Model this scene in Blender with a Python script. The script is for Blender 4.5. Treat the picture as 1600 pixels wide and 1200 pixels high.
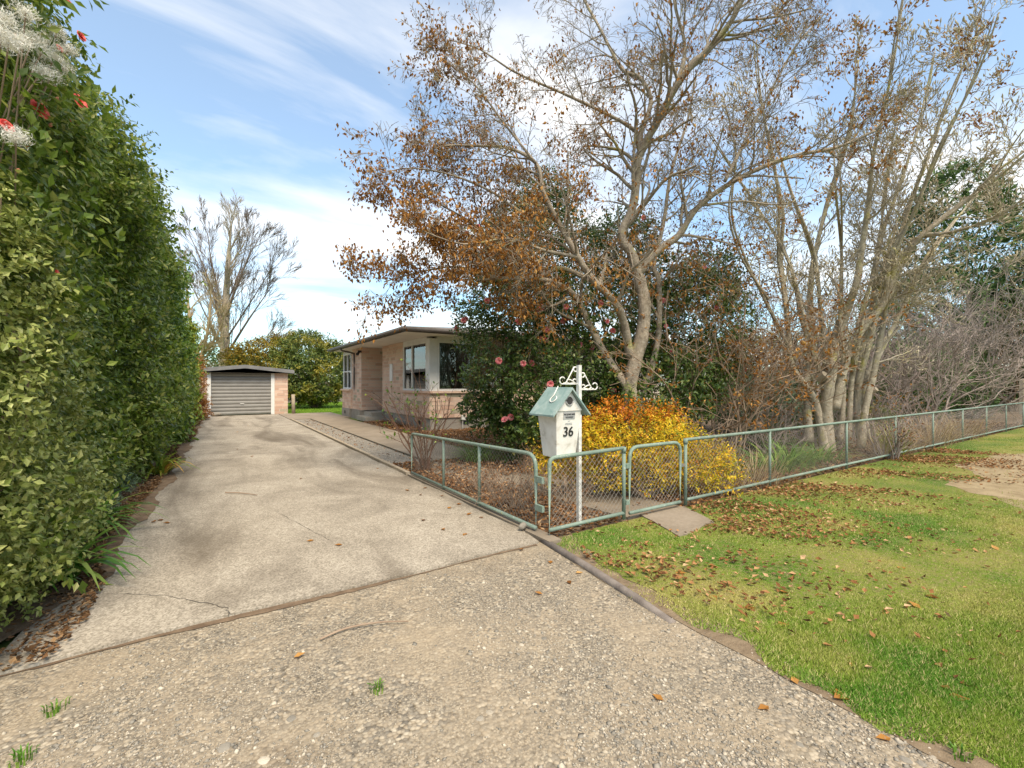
import bpy, math, random
import numpy as np
from mathutils import Vector, Matrix
R = math.radians
for o in list(bpy.data.objects): bpy.data.objects.remove(o)
scene = bpy.context.scene
COL = scene.collection

# ------------------------------------------------------------------ camera, sky, sun, exposure
YAW = 33.1
CAM_H = 1.5
F = 711.1
cam_d = bpy.data.cameras.new('camera'); cam_d.lens = 16; cam_d.sensor_width = 36
cam_d.clip_start = .05; cam_d.clip_end = 2000
cam = bpy.data.objects.new('camera', cam_d); COL.objects.link(cam)
cam.location = (0, 0, CAM_H); cam.rotation_euler = (R(90), 0, R(-YAW))
scene.camera = cam

SUN_TO = Vector((-.08, -.62, .95)).normalized()
sun_d = bpy.data.lights.new('sun', 'SUN'); sun_d.energy = 2.6; sun_d.angle = R(28); sun_d.color = (1, .86, .66)
sun = bpy.data.objects.new('sun', sun_d); COL.objects.link(sun)
sun.rotation_euler = (-SUN_TO).to_track_quat('-Z', 'Y').to_euler()

world = bpy.data.worlds.new('World'); scene.world = world; world.use_nodes = True
wn = world.node_tree; wn.nodes.clear()
def wnode(t, **k):
    n = wn.nodes.new(t)
    for a, b in k.items(): setattr(n, a, b)
    return n
w_out = wnode('ShaderNodeOutputWorld'); w_bg = wnode('ShaderNodeBackground')
w_bg.inputs['Strength'].default_value = .14
w_sky = wnode('ShaderNodeTexSky', sky_type='NISHITA'); w_sky.sun_disc = False
w_sky.sun_elevation = math.asin(SUN_TO.z); w_sky.sun_rotation = math.atan2(SUN_TO.x, SUN_TO.y)
w_sky.air_density = 1.0; w_sky.dust_density = .5; w_sky.ozone_density = .9
w_tc = wnode('ShaderNodeTexCoord'); w_sep = wnode('ShaderNodeSeparateXYZ')
wn.links.new(w_tc.outputs['Generated'], w_sep.inputs[0])
w_add = wnode('ShaderNodeMath', operation='ADD'); w_add.inputs[1].default_value = .16
w_abs = wnode('ShaderNodeMath', operation='ABSOLUTE')
wn.links.new(w_sep.outputs['Z'], w_abs.inputs[0]); wn.links.new(w_abs.outputs[0], w_add.inputs[0])
w_dx = wnode('ShaderNodeMath', operation='DIVIDE'); w_dy = wnode('ShaderNodeMath', operation='DIVIDE')
wn.links.new(w_sep.outputs['X'], w_dx.inputs[0]); wn.links.new(w_add.outputs[0], w_dx.inputs[1])
wn.links.new(w_sep.outputs['Y'], w_dy.inputs[0]); wn.links.new(w_add.outputs[0], w_dy.inputs[1])
w_cmb = wnode('ShaderNodeCombineXYZ')
wn.links.new(w_dx.outputs[0], w_cmb.inputs[0]); wn.links.new(w_dy.outputs[0], w_cmb.inputs[1])
w_map = wnode('ShaderNodeMapping'); w_map.inputs['Rotation'].default_value = (0, 0, R(20)); w_map.inputs['Scale'].default_value = (.55, 1.15, 1)
w_map.inputs['Location'].default_value = (3.1, 1.7, 0)
wn.links.new(w_cmb.outputs[0], w_map.inputs[0])
w_noi = wnode('ShaderNodeTexNoise'); w_noi.inputs['Scale'].default_value = 1.15; w_noi.inputs['Detail'].default_value = 9
w_noi.inputs['Roughness'].default_value = .55; w_noi.inputs['Distortion'].default_value = .5
wn.links.new(w_map.outputs[0], w_noi.inputs['Vector'])
w_rmp = wnode('ShaderNodeValToRGB'); w_rmp.color_ramp.elements[0].position = .42; w_rmp.color_ramp.elements[1].position = .64
w_rmp.color_ramp.elements[0].color = (.16, .16, .16, 1); w_rmp.color_ramp.elements[1].color = (.85, .85, .85, 1)
wn.links.new(w_noi.outputs['Fac'], w_rmp.inputs[0])
w_mix = wnode('ShaderNodeMix', data_type='RGBA'); w_mix.inputs[7].default_value = (4.9, 4.75, 4.5, 1)
wn.links.new(w_rmp.outputs[0], w_mix.inputs[0]); 
w_tint = wnode('ShaderNodeMix', data_type='RGBA', blend_type='MULTIPLY'); w_tint.inputs[0].default_value = 1; w_tint.inputs[7].default_value = (.70, .91, .94, 1)
wn.links.new(w_sky.outputs[0], w_tint.inputs[6]); wn.links.new(w_tint.outputs[2], w_mix.inputs[6])
wn.links.new(w_mix.outputs[2], w_bg.inputs['Color']); wn.links.new(w_bg.outputs[0], w_out.inputs[0])

scene.view_settings.view_transform = 'Standard'; scene.view_settings.look = 'None'
scene.view_settings.gamma = 1; scene.view_settings.exposure = 1.08
scene.view_settings.use_curve_mapping = False
scene.render.engine = 'CYCLES'
scene.cycles.max_bounces = 6; scene.cycles.transparent_max_bounces = 8

# ------------------------------------------------------------------ pixel -> place
SY, CY = math.sin(R(YAW)), math.cos(R(YAW))
def P(x, y, dep):                       # photograph pixel (1600x1200) at a known distance
    a = (x - 800) / F * dep; z = CAM_H - (y - 600) / F * dep
    return np.array((a*CY + dep*SY, -a*SY + dep*CY, z))
def G(x, y): return P(x, y, F*CAM_H/(y-600))      # pixel on the ground
def to_cam(p):                          # world points -> depth, pixel x, pixel y
    p = np.atleast_2d(p); dep = p[:, 0]*SY + p[:, 1]*CY; lat = p[:, 0]*CY - p[:, 1]*SY
    d = np.maximum(dep, .01)
    return dep, 800 + lat/d*F, 600 - (p[:, 2]-CAM_H)/d*F

rng = np.random.default_rng(36); random.seed(36)
def unit(a): return a / (np.linalg.norm(a, axis=-1, keepdims=True) + 1e-9)

# ------------------------------------------------------------------ mesh helpers
def mesh_np(name, V, T):
    V = np.asarray(V, np.float32); T = np.asarray(T, np.int32)
    me = bpy.data.meshes.new(name); k = T.shape[1]
    me.vertices.add(len(V)); me.vertices.foreach_set('co', V.ravel())
    me.loops.add(T.size); me.loops.foreach_set('vertex_index', T.ravel())
    me.polygons.add(len(T)); me.polygons.foreach_set('loop_start', np.arange(0, T.size, k, dtype=np.int32))
    me.polygons.foreach_set('use_smooth', np.zeros(len(T), bool)); me.update(calc_edges=True); me.validate()
    return me

class Acc:
    def __init__(s): s.v = []; s.f = []; s.n = 0
    def add(s, V, T):
        V = np.asarray(V, float); s.v.append(V); s.f.append(np.asarray(T, int) + s.n); s.n += len(V); return s
    def tube(s, pts, rad, k=6, cap=True, jit=0):
        pts = np.asarray(pts, float); n = len(pts); rad = np.broadcast_to(np.asarray(rad, float), (n,))
        t = np.empty_like(pts); t[1:-1] = pts[2:] - pts[:-2]; t[0] = pts[1]-pts[0]; t[-1] = pts[-1]-pts[-2]; t = unit(t)
        ref = np.array((0, 0, 1.)) if abs(t[:, 2]).mean() < .8 else np.array((1., .2, 0))
        a = unit(np.cross(t, ref)); b = np.cross(t, a)
        an = np.arange(k)*2*math.pi/k
        ring = pts[:, None] + rad[:, None, None]*(a[:, None]*np.cos(an)[None, :, None] + b[:, None]*np.sin(an)[None, :, None])
        if jit: ring = pts[:, None] + (ring-pts[:, None])*(1+jit*rng.normal(size=(n, 1, 1))*.6+jit*rng.normal(size=(n, k, 1)))
        i = np.arange(n-1)[:, None]*k; j = np.arange(k)[None]; j2 = (j+1) % k
        T = np.concatenate([np.stack([i+j, i+j2, i+k+j2], -1).reshape(-1, 3), np.stack([i+j, i+k+j2, i+k+j], -1).reshape(-1, 3)])
        V = ring.reshape(-1, 3)
        if cap:
            m = len(V); V = np.concatenate([V, pts[:1], pts[-1:]]); jj = np.arange(k); q = (jj+1) % k
            T = np.concatenate([T, np.stack([q, jj, np.full(k, m)], -1), np.stack([(n-1)*k+jj, (n-1)*k+q, np.full(k, m+1)], -1)])
        return s.add(V, T)
    def box(s, lo, hi, rot=None, at=None):
        x0, y0, z0 = lo; x1, y1, z1 = hi
        V = np.array([(x, y, z) for z in (z0, z1) for y in (y0, y1) for x in (x0, x1)], float)
        if rot is not None: V = V @ np.array(rot.to_3x3() if hasattr(rot, 'to_3x3') else rot).T
        if at is not None: V = V + np.asarray(at)
        Q = [(0,2,3,1),(4,5,7,6),(0,1,5,4),(2,6,7,3),(0,4,6,2),(1,3,7,5)]
        return s.add(V, [t for q in Q for t in ((q[0],q[1],q[2]),(q[0],q[2],q[3]))])
    def prism(s, poly, axis, a, b):     # 2D convex polygon swept along an axis
        n = len(poly); V = []
        for t in (a, b):
            for (p, q) in poly: V.append({'x': (t,p,q), 'y': (p,t,q), 'z': (p,q,t)}[axis])
        T = [(0,i,i+1) for i in range(1, n-1)] + [(n,n+i+1,n+i) for i in range(1, n-1)]
        for i in range(n):
            j = (i+1) % n; T += [(i,n+i,n+j),(i,n+j,j)]
        return s.add(V, T)
    def arrays(s): return np.concatenate(s.v), np.concatenate(s.f)
    def obj(s, name, mat, parent=None, smooth=False, sharp=None):
        V, T = s.arrays(); return link(name, mesh_np(name, V, T), mat, parent, smooth)

def link(name, me, mat, parent=None, smooth=False):
    if mat and not me.materials: me.materials.append(mat)
    if me.users == 0: me.polygons.foreach_set('use_smooth', np.full(len(me.polygons), smooth))
    o = bpy.data.objects.new(name, me); COL.objects.link(o)
    if parent is not None: adopt(o, parent)
    return o
def adopt(o, parent):
    o.parent = parent
    root = parent
    if root.type == 'EMPTY': o.matrix_parent_inverse = Matrix.Translation(-Vector(root.location))
    else: o.matrix_parent_inverse = Matrix.Identity(4)
def tag(o, label=None, cat=None, group=None, kind=None):
    if label: o['label'] = label
    if cat: o['category'] = cat
    if group: o['group'] = group
    if kind: o['kind'] = kind
    return o
def thing(name, label, cat, loc, group=None):
    o = bpy.data.objects.new(name, None); COL.objects.link(o); o.location = Vector(loc); o.empty_display_size = .1
    return tag(o, label, cat, group)

# ------------------------------------------------------------------ materials
def M(name, rough=.8, spec=.3):
    m = bpy.data.materials.new(name); m.use_nodes = True; nt = m.node_tree
    b = nt.nodes['Principled BSDF']; b.inputs['Roughness'].default_value = rough
    b.inputs['Specular IOR Level'].default_value = spec
    return m, nt, b
def nd(nt, t, **k):
    n = nt.nodes.new(t)
    for a, b in k.items(): setattr(n, a, b)
    return n
def ramp(nt, fac, cols):
    r = nd(nt, 'ShaderNodeValToRGB'); e = r.color_ramp.elements
    while len(e) < len(cols): e.new(.5)
    for i, (p, c) in enumerate(cols): e[i].position = p; e[i].color = (*c, 1)
    nt.links.new(fac, r.inputs[0]); return r.outputs[0]
def noise(nt, scale, detail=4, rough=.6, vec=None, dist=0):
    n = nd(nt, 'ShaderNodeTexNoise'); n.inputs['Scale'].default_value = scale; n.inputs['Detail'].default_value = detail
    n.inputs['Roughness'].default_value = rough; n.inputs['Distortion'].default_value = dist
    if vec is None:
        tc = nd(nt, 'ShaderNodeTexCoord'); vec = tc.outputs['Object']
    nt.links.new(vec, n.inputs['Vector']); return n.outputs['Fac']
def mixc(nt, fac, a, b, mode='MIX'):
    m = nd(nt, 'ShaderNodeMix', data_type='RGBA', blend_type=mode)
    for sock, v in ((m.inputs[0], fac), (m.inputs[6], a), (m.inputs[7], b)):
        if isinstance(v, (int, float)): sock.default_value = v
        elif isinstance(v, tuple): sock.default_value = (*v, 1)
        else: nt.links.new(v, sock)
    return m.outputs[2]
def bump(nt, b, h, strength=.4, dist=.01):
    n = nd(nt, 'ShaderNodeBump'); n.inputs['Strength'].default_value = strength; n.inputs['Distance'].default_value = dist
    nt.links.new(h, n.inputs['Height']); nt.links.new(n.outputs[0], b.inputs['Normal'])
def rnd(nt):
    g = nd(nt, 'ShaderNodeNewGeometry'); oi = nd(nt, 'ShaderNodeObjectInfo')
    a = nd(nt, 'ShaderNodeMath', operation='ADD'); f = nd(nt, 'ShaderNodeMath', operation='FRACT')
    nt.links.new(g.outputs['Random Per Island'], a.inputs[0]); nt.links.new(oi.outputs['Random'], a.inputs[1]); nt.links.new(a.outputs[0], f.inputs[0])
    return f.outputs[0]
def leaf_mat(name, cols, rough=.45, spec=.4, trans=.25, patch=None):
    m, nt, b = M(name, rough, spec)
    c = ramp(nt, rnd(nt), cols)
    if patch:                            # patches of another leaf colour through the crown
        scale, lo, hi, pc = patch
        c = mixc(nt, ramp(nt, noise(nt, scale, 2), [(lo, (0,0,0)), (hi, (1,1,1))]), c, ramp(nt, rnd(nt), pc))
    nt.links.new(c, b.inputs['Base Color'])
    if trans:
        tr = nd(nt, 'ShaderNodeBsdfTranslucent'); nt.links.new(c, tr.inputs[0])
        mx = nd(nt, 'ShaderNodeMixShader'); mx.inputs[0].default_value = trans
        out = nt.nodes['Material Output']
        nt.links.new(b.outputs[0], mx.inputs[1]); nt.links.new(tr.outputs[0], mx.inputs[2]); nt.links.new(mx.outputs[0], out.inputs[0])
    return m
def noise_mat(name, cols, scale, rough=.8, spec=.3, detail=5, bmp=0, bscale=None, bdist=.01, dist=0):
    m, nt, b = M(name, rough, spec)
    nt.links.new(ramp(nt, noise(nt, scale, detail, dist=dist), cols), b.inputs['Base Color'])
    if bmp: bump(nt, b, noise(nt, bscale or scale*4, 5), bmp, bdist)
    return m
def rnd_mat(name, cols, rough=.8, spec=.3, bmp=0, bscale=40, fine=None):
    m, nt, b = M(name, rough, spec); c = ramp(nt, rnd(nt), cols)
    if fine: c = mixc(nt, .6, c, ramp(nt, noise(nt, fine, 4), [(.3, (.35,.35,.35)), (.7, (.75,.75,.75))]), 'OVERLAY')
    nt.links.new(c, b.inputs['Base Color'])
    if bmp: bump(nt, b, noise(nt, bscale, 4), bmp, .01)
    return m
def bark_mat(name, a, b_, lichen, amount=.58, scale=9):
    m, nt, b = M(name, .9, .15)
    c = ramp(nt, noise(nt, scale, 6), [(.3, a), (.7, b_)])
    c = mixc(nt, ramp(nt, noise(nt, 2.2, 5), [(amount, (0,0,0)), (amount+.12, (1,1,1))]), c, lichen)
    nt.links.new(c, b.inputs['Base Color']); c2 = mixc(nt, .7, c, ramp(nt, noise(nt, scale*2.3, 6, .7), [(.35,(.38,.38,.38)),(.65,(.75,.75,.75))]), 'OVERLAY'); nt.links.new(c2, b.inputs['Base Color']); bump(nt, b, noise(nt, scale*5, 6, .7), 1., .03)
    return m

m_bark = bark_mat('bark_grey', (.23,.185,.14), (.44,.37,.285), (.38,.35,.14))
m_twig = noise_mat('twig_brown', [(.3,(.20,.135,.09)),(.7,(.38,.28,.20))], 3)
m_mag = bark_mat('bark_magnolia', (.30,.25,.185), (.52,.45,.34), (.44,.39,.13), .56, 6)
m_fartwig = noise_mat('twig_far', [(.3,(.10,.075,.06)),(.7,(.20,.15,.12))], 1)
m_purple = noise_mat('twig_purple', [(.3,(.20,.155,.13)),(.7,(.38,.31,.27))], 2)
m_cane = noise_mat('rose_cane', [(.3,(.11,.05,.035)),(.7,(.22,.13,.08))], 3)
m_tan = noise_mat('twig_tan', [(.3,(.26,.19,.11)),(.7,(.42,.32,.19))], 1)
m_camellia = leaf_mat('camellia_leaf', [(0,(.055,.095,.010)),(.45,(.135,.205,.024)),(.8,(.22,.28,.04)),(1,(.38,.38,.11))], .38, .45, .45)
m_camellia2 = leaf_mat('camellia_leaf_lime', [(0,(.06,.13,.012)),(.5,(.15,.25,.025)),(1,(.30,.37,.05))], .36, .45, .25)
m_camdark = leaf_mat('camellia_leaf_dark', [(0,(.032,.065,.011)),(.5,(.075,.13,.022)),(.85,(.125,.18,.034)),(1,(.26,.25,.07))], .36, .45, .28)
m_pitto = leaf_mat('pittosporum_leaf', [(0,(.13,.17,.03)),(.5,(.26,.30,.065)),(1,(.44,.45,.15))], .42, .4, .25)
m_lime = leaf_mat('lime_leaf', [(0,(.12,.18,.012)),(.5,(.25,.31,.025)),(1,(.42,.42,.05))], .45, .4, .3)
m_rust = leaf_mat('rust_leaf', [(0,(.17,.06,.015)),(.5,(.33,.14,.03)),(1,(.48,.27,.10))], .8, .15, .2)
m_dead = leaf_mat('dead_leaf', [(0,(.15,.06,.015)),(.5,(.31,.135,.03)),(.85,(.44,.21,.05)),(1,(.55,.33,.12))], .75, .2, .25)
m_litter = leaf_mat('litter_leaf', [(0,(.10,.045,.02)),(.45,(.24,.11,.04)),(.8,(.40,.21,.09)),(1,(.55,.38,.22))], .85, .15, .1)
m_gold = leaf_mat('gold_leaf', [(0,(.30,.28,.015)),(.35,(.58,.44,.018)),(.75,(.76,.54,.025)),(1,(.74,.32,.02))], .5, .3, .3,
                  patch=(2.2, .50, .62, [(0,(.11,.14,.015)),(.5,(.25,.21,.02)),(1,(.46,.17,.02))]))
m_orange = leaf_mat('orange_leaf', [(0,(.34,.09,.01)),(.5,(.58,.19,.012)),(1,(.72,.34,.02))], .5, .3, .3)
m_strap = leaf_mat('strap_leaf', [(0,(.06,.15,.015)),(.6,(.13,.27,.03)),(1,(.28,.37,.07))], .4, .4, .3)
m_straw = leaf_mat('straw', [(0,(.27,.18,.09)),(.6,(.45,.33,.18)),(1,(.58,.46,.28))], .85, .1, .2)
m_sage = leaf_mat('sage_leaf', [(0,(.07,.12,.05)),(1,(.20,.27,.15))], .6, .2, .2)
m_conifer = leaf_mat('conifer_leaf', [(0,(.04,.075,.02)),(.6,(.085,.15,.038)),(1,(.15,.22,.06))], .6, .3, .25)
m_olive = leaf_mat('olive_leaf', [(0,(.035,.07,.012)),(.5,(.085,.13,.02)),(1,(.20,.21,.03))], .5, .35, .2,
                   patch=(.8, .5, .62, [(0,(.14,.15,.015)),(1,(.36,.28,.03))]))
m_ochre = leaf_mat('ochre_leaf', [(0,(.15,.10,.012)),(.5,(.33,.21,.02)),(1,(.16,.18,.03))], .5, .3, .2)
m_maple = leaf_mat('weeping_leaf', [(0,(.20,.12,.04)),(.6,(.36,.23,.08)),(1,(.30,.27,.06))], .8, .15, .2)
m_pink = rnd_mat('pink_petal', [(0,(.72,.13,.16)),(.6,(.82,.27,.27)),(1,(.85,.42,.40))], .55, .3)
m_coral = rnd_mat('coral_petal', [(0,(.72,.07,.06)),(1,(.85,.17,.13))], .5, .3)
m_bud = rnd_mat('bud_furry', [(0,(.33,.27,.17)),(1,(.58,.50,.37))], .9, .1)
m_cambud = rnd_mat('bud_pink', [(0,(.45,.16,.09)),(1,(.62,.30,.20))], .6, .2)
m_fluff = rnd_mat('seed_fluff', [(0,(.70,.66,.58)),(1,(.90,.87,.80))], .95, .05)

# ground materials
def concrete_mat(name, base, dark, light, agg=True):
    m, nt, b = M(name, .9, .2)
    c = ramp(nt, noise(nt, 1.1, 7, .65, dist=.6), [(.28, dark), (.5, base), (.72, light)])
    if agg:
        v = nd(nt, 'ShaderNodeTexVoronoi'); v.inputs['Scale'].default_value = 95
        tc = nd(nt, 'ShaderNodeTexCoord'); nt.links.new(tc.outputs['Object'], v.inputs['Vector'])
        g = nd(nt, 'ShaderNodeRGBToBW'); nt.links.new(v.outputs['Color'], g.inputs[0])
        c = mixc(nt, .55, c, ramp(nt, g.outputs[0], [(.15,(.22,.21,.19)),(.5,(.5,.5,.5)),(.85,(.78,.78,.78))]), 'OVERLAY')
        mp = nd(nt, 'ShaderNodeMapping'); mp.inputs['Scale'].default_value = (1.0, .22, 1); nt.links.new(tc.outputs['Object'], mp.inputs[0])
        st = noise(nt, 1.0, 5, .6, mp.outputs[0], 1.0)      # tyre and oil staining along the drive
        c = mixc(nt, ramp(nt, st, [(.48,(0,0,0)),(.66,(.75,.75,.75))]), c, (.11,.088,.064))
        bump(nt, b, g.outputs[0], .35, .006)
    else: bump(nt, b, noise(nt, 60, 5), .3, .006)
    c = mixc(nt, .45, c, ramp(nt, noise(nt, 28, 6, .7), [(.3,(.36,.35,.33)),(.7,(.66,.66,.66))]), 'OVERLAY')
    nt.links.new(c, b.inputs['Base Color']); return m
m_conc = concrete_mat('drive_concrete', (.325,.285,.23), (.225,.195,.155), (.41,.365,.30))
m_path = concrete_mat('path_concrete', (.25,.205,.155), (.18,.15,.115), (.31,.26,.205), False)
m_step = concrete_mat('step_concrete', (.36,.33,.28), (.27,.25,.21), (.43,.40,.35), False)
m_plinth = concrete_mat('plinth_concrete', (.30,.27,.235), (.22,.20,.175), (.36,.33,.29), False)

def gravel_mat(name, dust, tone):
    m, nt, b = M(name, .92, .15); tc = nd(nt, 'ShaderNodeTexCoord'); c = None; hs = []
    for sc, pal in ((55, 1), (115, .9)):
        v = nd(nt, 'ShaderNodeTexVoronoi'); v.inputs['Scale'].default_value = sc; nt.links.new(tc.outputs['Object'], v.inputs['Vector'])
        g = nd(nt, 'ShaderNodeSeparateColor'); nt.links.new(v.outputs['Color'], g.inputs[0])
        k = ramp(nt, g.outputs[0], [(0, tuple(x*pal for x in (.18,.17,.155))), (.35, tuple(x*pal for x in (.34,.32,.285))), (.7, tuple(x*pal for x in (.46,.40,.32))), (1, tuple(x*pal for x in (.62,.58,.50)))])
        sh = ramp(nt, v.outputs['Distance'], [(0,(1,1,1)),(.55,(.75,.75,.75)),(.9,(.35,.33,.3))]); k = mixc(nt, 1., k, sh, 'MULTIPLY'); hs.append(v.outputs['Distance'])
        c = k if c is None else mixc(nt, ramp(nt, noise(nt, 6, 4), [(.42,(0,0,0)),(.58,(1,1,1))]), c, k)
    c = mixc(nt, ramp(nt, noise(nt, 1.3, 7, .68, dist=.5), [(.42,(0,0,0)),(.70,(.7,.7,.7))]), c, dust)
    c = mixc(nt, ramp(nt, noise(nt, .7, 6, .6), [(.56,(0,0,0)),(.72,(.6,.6,.6))]), c, (.20,.155,.11))
    c = mixc(nt, 1., c, tone, 'MULTIPLY')
    nt.links.new(c, b.inputs['Base Color'])
    inv = nd(nt, 'ShaderNodeMath', operation='MULTIPLY'); inv.inputs[1].default_value = -1; nt.links.new(hs[0], inv.inputs[0])
    bump(nt, b, inv.outputs[0], .35, .012); return m
m_gravel = gravel_mat('gravel', (.41,.35,.27), (.90,.84,.75))
m_strip = gravel_mat('gravel_strip', (.36,.32,.27), (.85,.84,.83))
m_stone = rnd_mat('stone', [(0,(.17,.155,.13)),(.4,(.28,.25,.205)),(.75,(.37,.315,.24)),(1,(.50,.44,.35))], .85, .25, .3, 60, 30)
m_soil = noise_mat('soil', [(.3,(.11,.075,.05)),(.7,(.23,.165,.11))], 7, .95, .1, 8, .6, 40, .02)
m_ground = noise_mat('ground_grass', [(.3,(.06,.10,.02)),(.7,(.15,.17,.05))], .6, .95, .1, 8)
m_lawn = noise_mat('lawn_grass', [(.3,(.10,.20,.02)),(.7,(.19,.29,.035))], 1.2, .95, .1, 8, .5, 60, .02)
def grass_cols(nt, k=1.0):
    c = ramp(nt, noise(nt, .75, 5, .6), [(.40,(.09*k,.21*k,.014*k)),(.49,(.19*k,.27*k,.028*k)),(.64,(.38*k,.35*k,.09*k))])
    return c
m_verge, nt_, b_ = M('verge_turf', .95, .1)
c_ = mixc(nt_, ramp(nt_, noise(nt_, 30, 5), [(.4,(0,0,0)),(.65,(.8,.8,.8))]), grass_cols(nt_, .7), (.25,.19,.10))
nt_.links.new(c_, b_.inputs['Base Color']); bump(nt_, b_, noise(nt_, 70, 4), .8, .02)
m_blade, nt_, b_ = M('grass_blade', .6, .25)
c_ = mixc(nt_, ramp(nt_, rnd(nt_), [(.80,(0,0,0)),(.95,(1,1,1))]), grass_cols(nt_, 1.0), (.48,.40,.18))
c_ = mixc(nt_, .5, c_, ramp(nt_, rnd(nt_), [(0,(.3,.3,.3)),(1,(.7,.7,.7))]), 'OVERLAY'); nt_.links.new(c_, b_.inputs['Base Color'])
m_edge = noise_mat('edge_dirt', [(.3,(.14,.10,.065)),(.7,(.27,.205,.135))], 9, .95, .1, 8, .6, 45, .02)
m_mulch = leaf_mat('mulch_leaf', [(0,(.07,.04,.02)),(.6,(.18,.095,.045)),(1,(.36,.23,.12))], .9, .1, .1)
m_dirt = noise_mat('bare_dirt', [(.3,(.22,.165,.095)),(.7,(.36,.285,.175))], 4, .95, .1, 8, .5, 50, .02)

# built materials
m_brick, nt_, b_ = M('pink_brick', .9, .15)
c_ = ramp(nt_, rnd(nt_), [(0,(.56,.365,.275)),(.4,(.68,.47,.36)),(.75,(.74,.54,.42)),(.95,(.68,.52,.40)),(.975,(.40,.36,.26))])
c_ = mixc(nt_, .5, c_, ramp(nt_, noise(nt_, 22, 6), [(.3,(.38,.38,.38)),(.7,(.64,.64,.64))]), 'OVERLAY')
nt_.links.new(c_, b_.inputs['Base Color']); bump(nt_, b_, noise(nt_, 30, 5), .7, .02)
m_mortar = noise_mat('mortar', [(.3,(.58,.50,.42)),(.7,(.72,.65,.56))], 12, .95, .1)
m_white = noise_mat('white_paint', [(.3,(.66,.65,.62)),(.7,(.78,.77,.74))], 3, .55, .3)
m_soffit = noise_mat('soffit_paint', [(.3,(.62,.58,.52)),(.7,(.72,.68,.62))], 2, .7, .2)
m_gutter = noise_mat('brown_gutter', [(.3,(.085,.072,.062)),(.7,(.13,.11,.095))], 4, .45, .4)
m_roof = noise_mat('brown_roof', [(.3,(.12,.10,.085)),(.7,(.19,.16,.135))], 2, .7, .3)
m_groof = noise_mat('grey_roof', [(.3,(.15,.15,.15)),(.7,(.24,.235,.23))], 3, .7, .3)
m_roller = noise_mat('roller_grey', [(.3,(.21,.20,.185)),(.7,(.26,.25,.23))], 3, .5, .4)
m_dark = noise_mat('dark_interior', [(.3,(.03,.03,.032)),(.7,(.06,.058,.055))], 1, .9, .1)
m_curtain = noise_mat('curtain', [(.3,(.30,.29,.28)),(.7,(.42,.41,.40))], 3, .9, .1)
m_black = noise_mat('black', [(.3,(.02,.02,.02)),(.7,(.035,.035,.035))], 5, .5, .3)
m_tim = noise_mat('weathered_timber', [(.3,(.15,.125,.11)),(.7,(.28,.24,.21))], 8, .9, .15, 6, .5, 60)
m_kerb = noise_mat('kerb_timber', [(.3,(.30,.24,.17)),(.7,(.44,.37,.28))], 6, .9, .15, 6, .5, 50)
m_glass, nt_, b_ = M('window_glass')
nt_.nodes.remove(b_); gl = nd(nt_, 'ShaderNodeBsdfGlossy'); gl.inputs['Roughness'].default_value = .02; gl.inputs[0].default_value = (.9,.93,.95,1)
tr = nd(nt_, 'ShaderNodeBsdfTransparent'); tr.inputs[0].default_value = (.8,.84,.84,1); fr = nd(nt_, 'ShaderNodeFresnel'); fr.inputs[0].default_value = 1.9
mx = nd(nt_, 'ShaderNodeMixShader'); nt_.links.new(fr.outputs[0], mx.inputs[0]); nt_.links.new(tr.outputs[0], mx.inputs[1]); nt_.links.new(gl.outputs[0], mx.inputs[2])
nt_.links.new(mx.outputs[0], nt_.nodes['Material Output'].inputs[0])
m_pipe, nt_, b_ = M('green_pipe', .65, .35)
c_ = ramp(nt_, noise(nt_, 5, 4), [(.3,(.15,.21,.17)),(.7,(.22,.285,.235))])
c_ = mixc(nt_, ramp(nt_, noise(nt_, 34, 6, .7), [(.55,(0,0,0)),(.67,(.8,.8,.8))]), c_, (.40,.43,.37))
c_ = mixc(nt_, ramp(nt_, noise(nt_, 16, 5, .7), [(.64,(0,0,0)),(.70,(1,1,1))]), c_, (.42,.38,.16))
nt_.links.new(c_, b_.inputs['Base Color']); bump(nt_, b_, noise(nt_, 60, 5), .6, .006)
m_wire = noise_mat('wire', [(.3,(.13,.115,.10)),(.7,(.26,.24,.21))], 10, .6, .4)
m_lbroof = noise_mat('letterbox_roof', [(.3,(.17,.26,.245)),(.55,(.25,.34,.32)),(.8,(.40,.45,.42))], 9, .7, .3, 6, dist=.8)
m_lbwhite = noise_mat('letterbox_paint', [(.28,(.42,.38,.31)),(.42,(.66,.63,.58)),(.7,(.78,.76,.72))], 7, .65, .3, 8, .3, 40, .004, .4)
m_post = noise_mat('post_paint', [(.35,(.50,.49,.46)),(.6,(.78,.76,.72))], 20, .6, .3)
m_plate = noise_mat('sign_plate', [(.3,(.30,.30,.30)),(.7,(.40,.40,.40))], 6, .6, .3)
m_crack = noise_mat('crack_dark', [(.3,(.05,.045,.04)),(.7,(.10,.09,.075))], 10, .95, .1)

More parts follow.
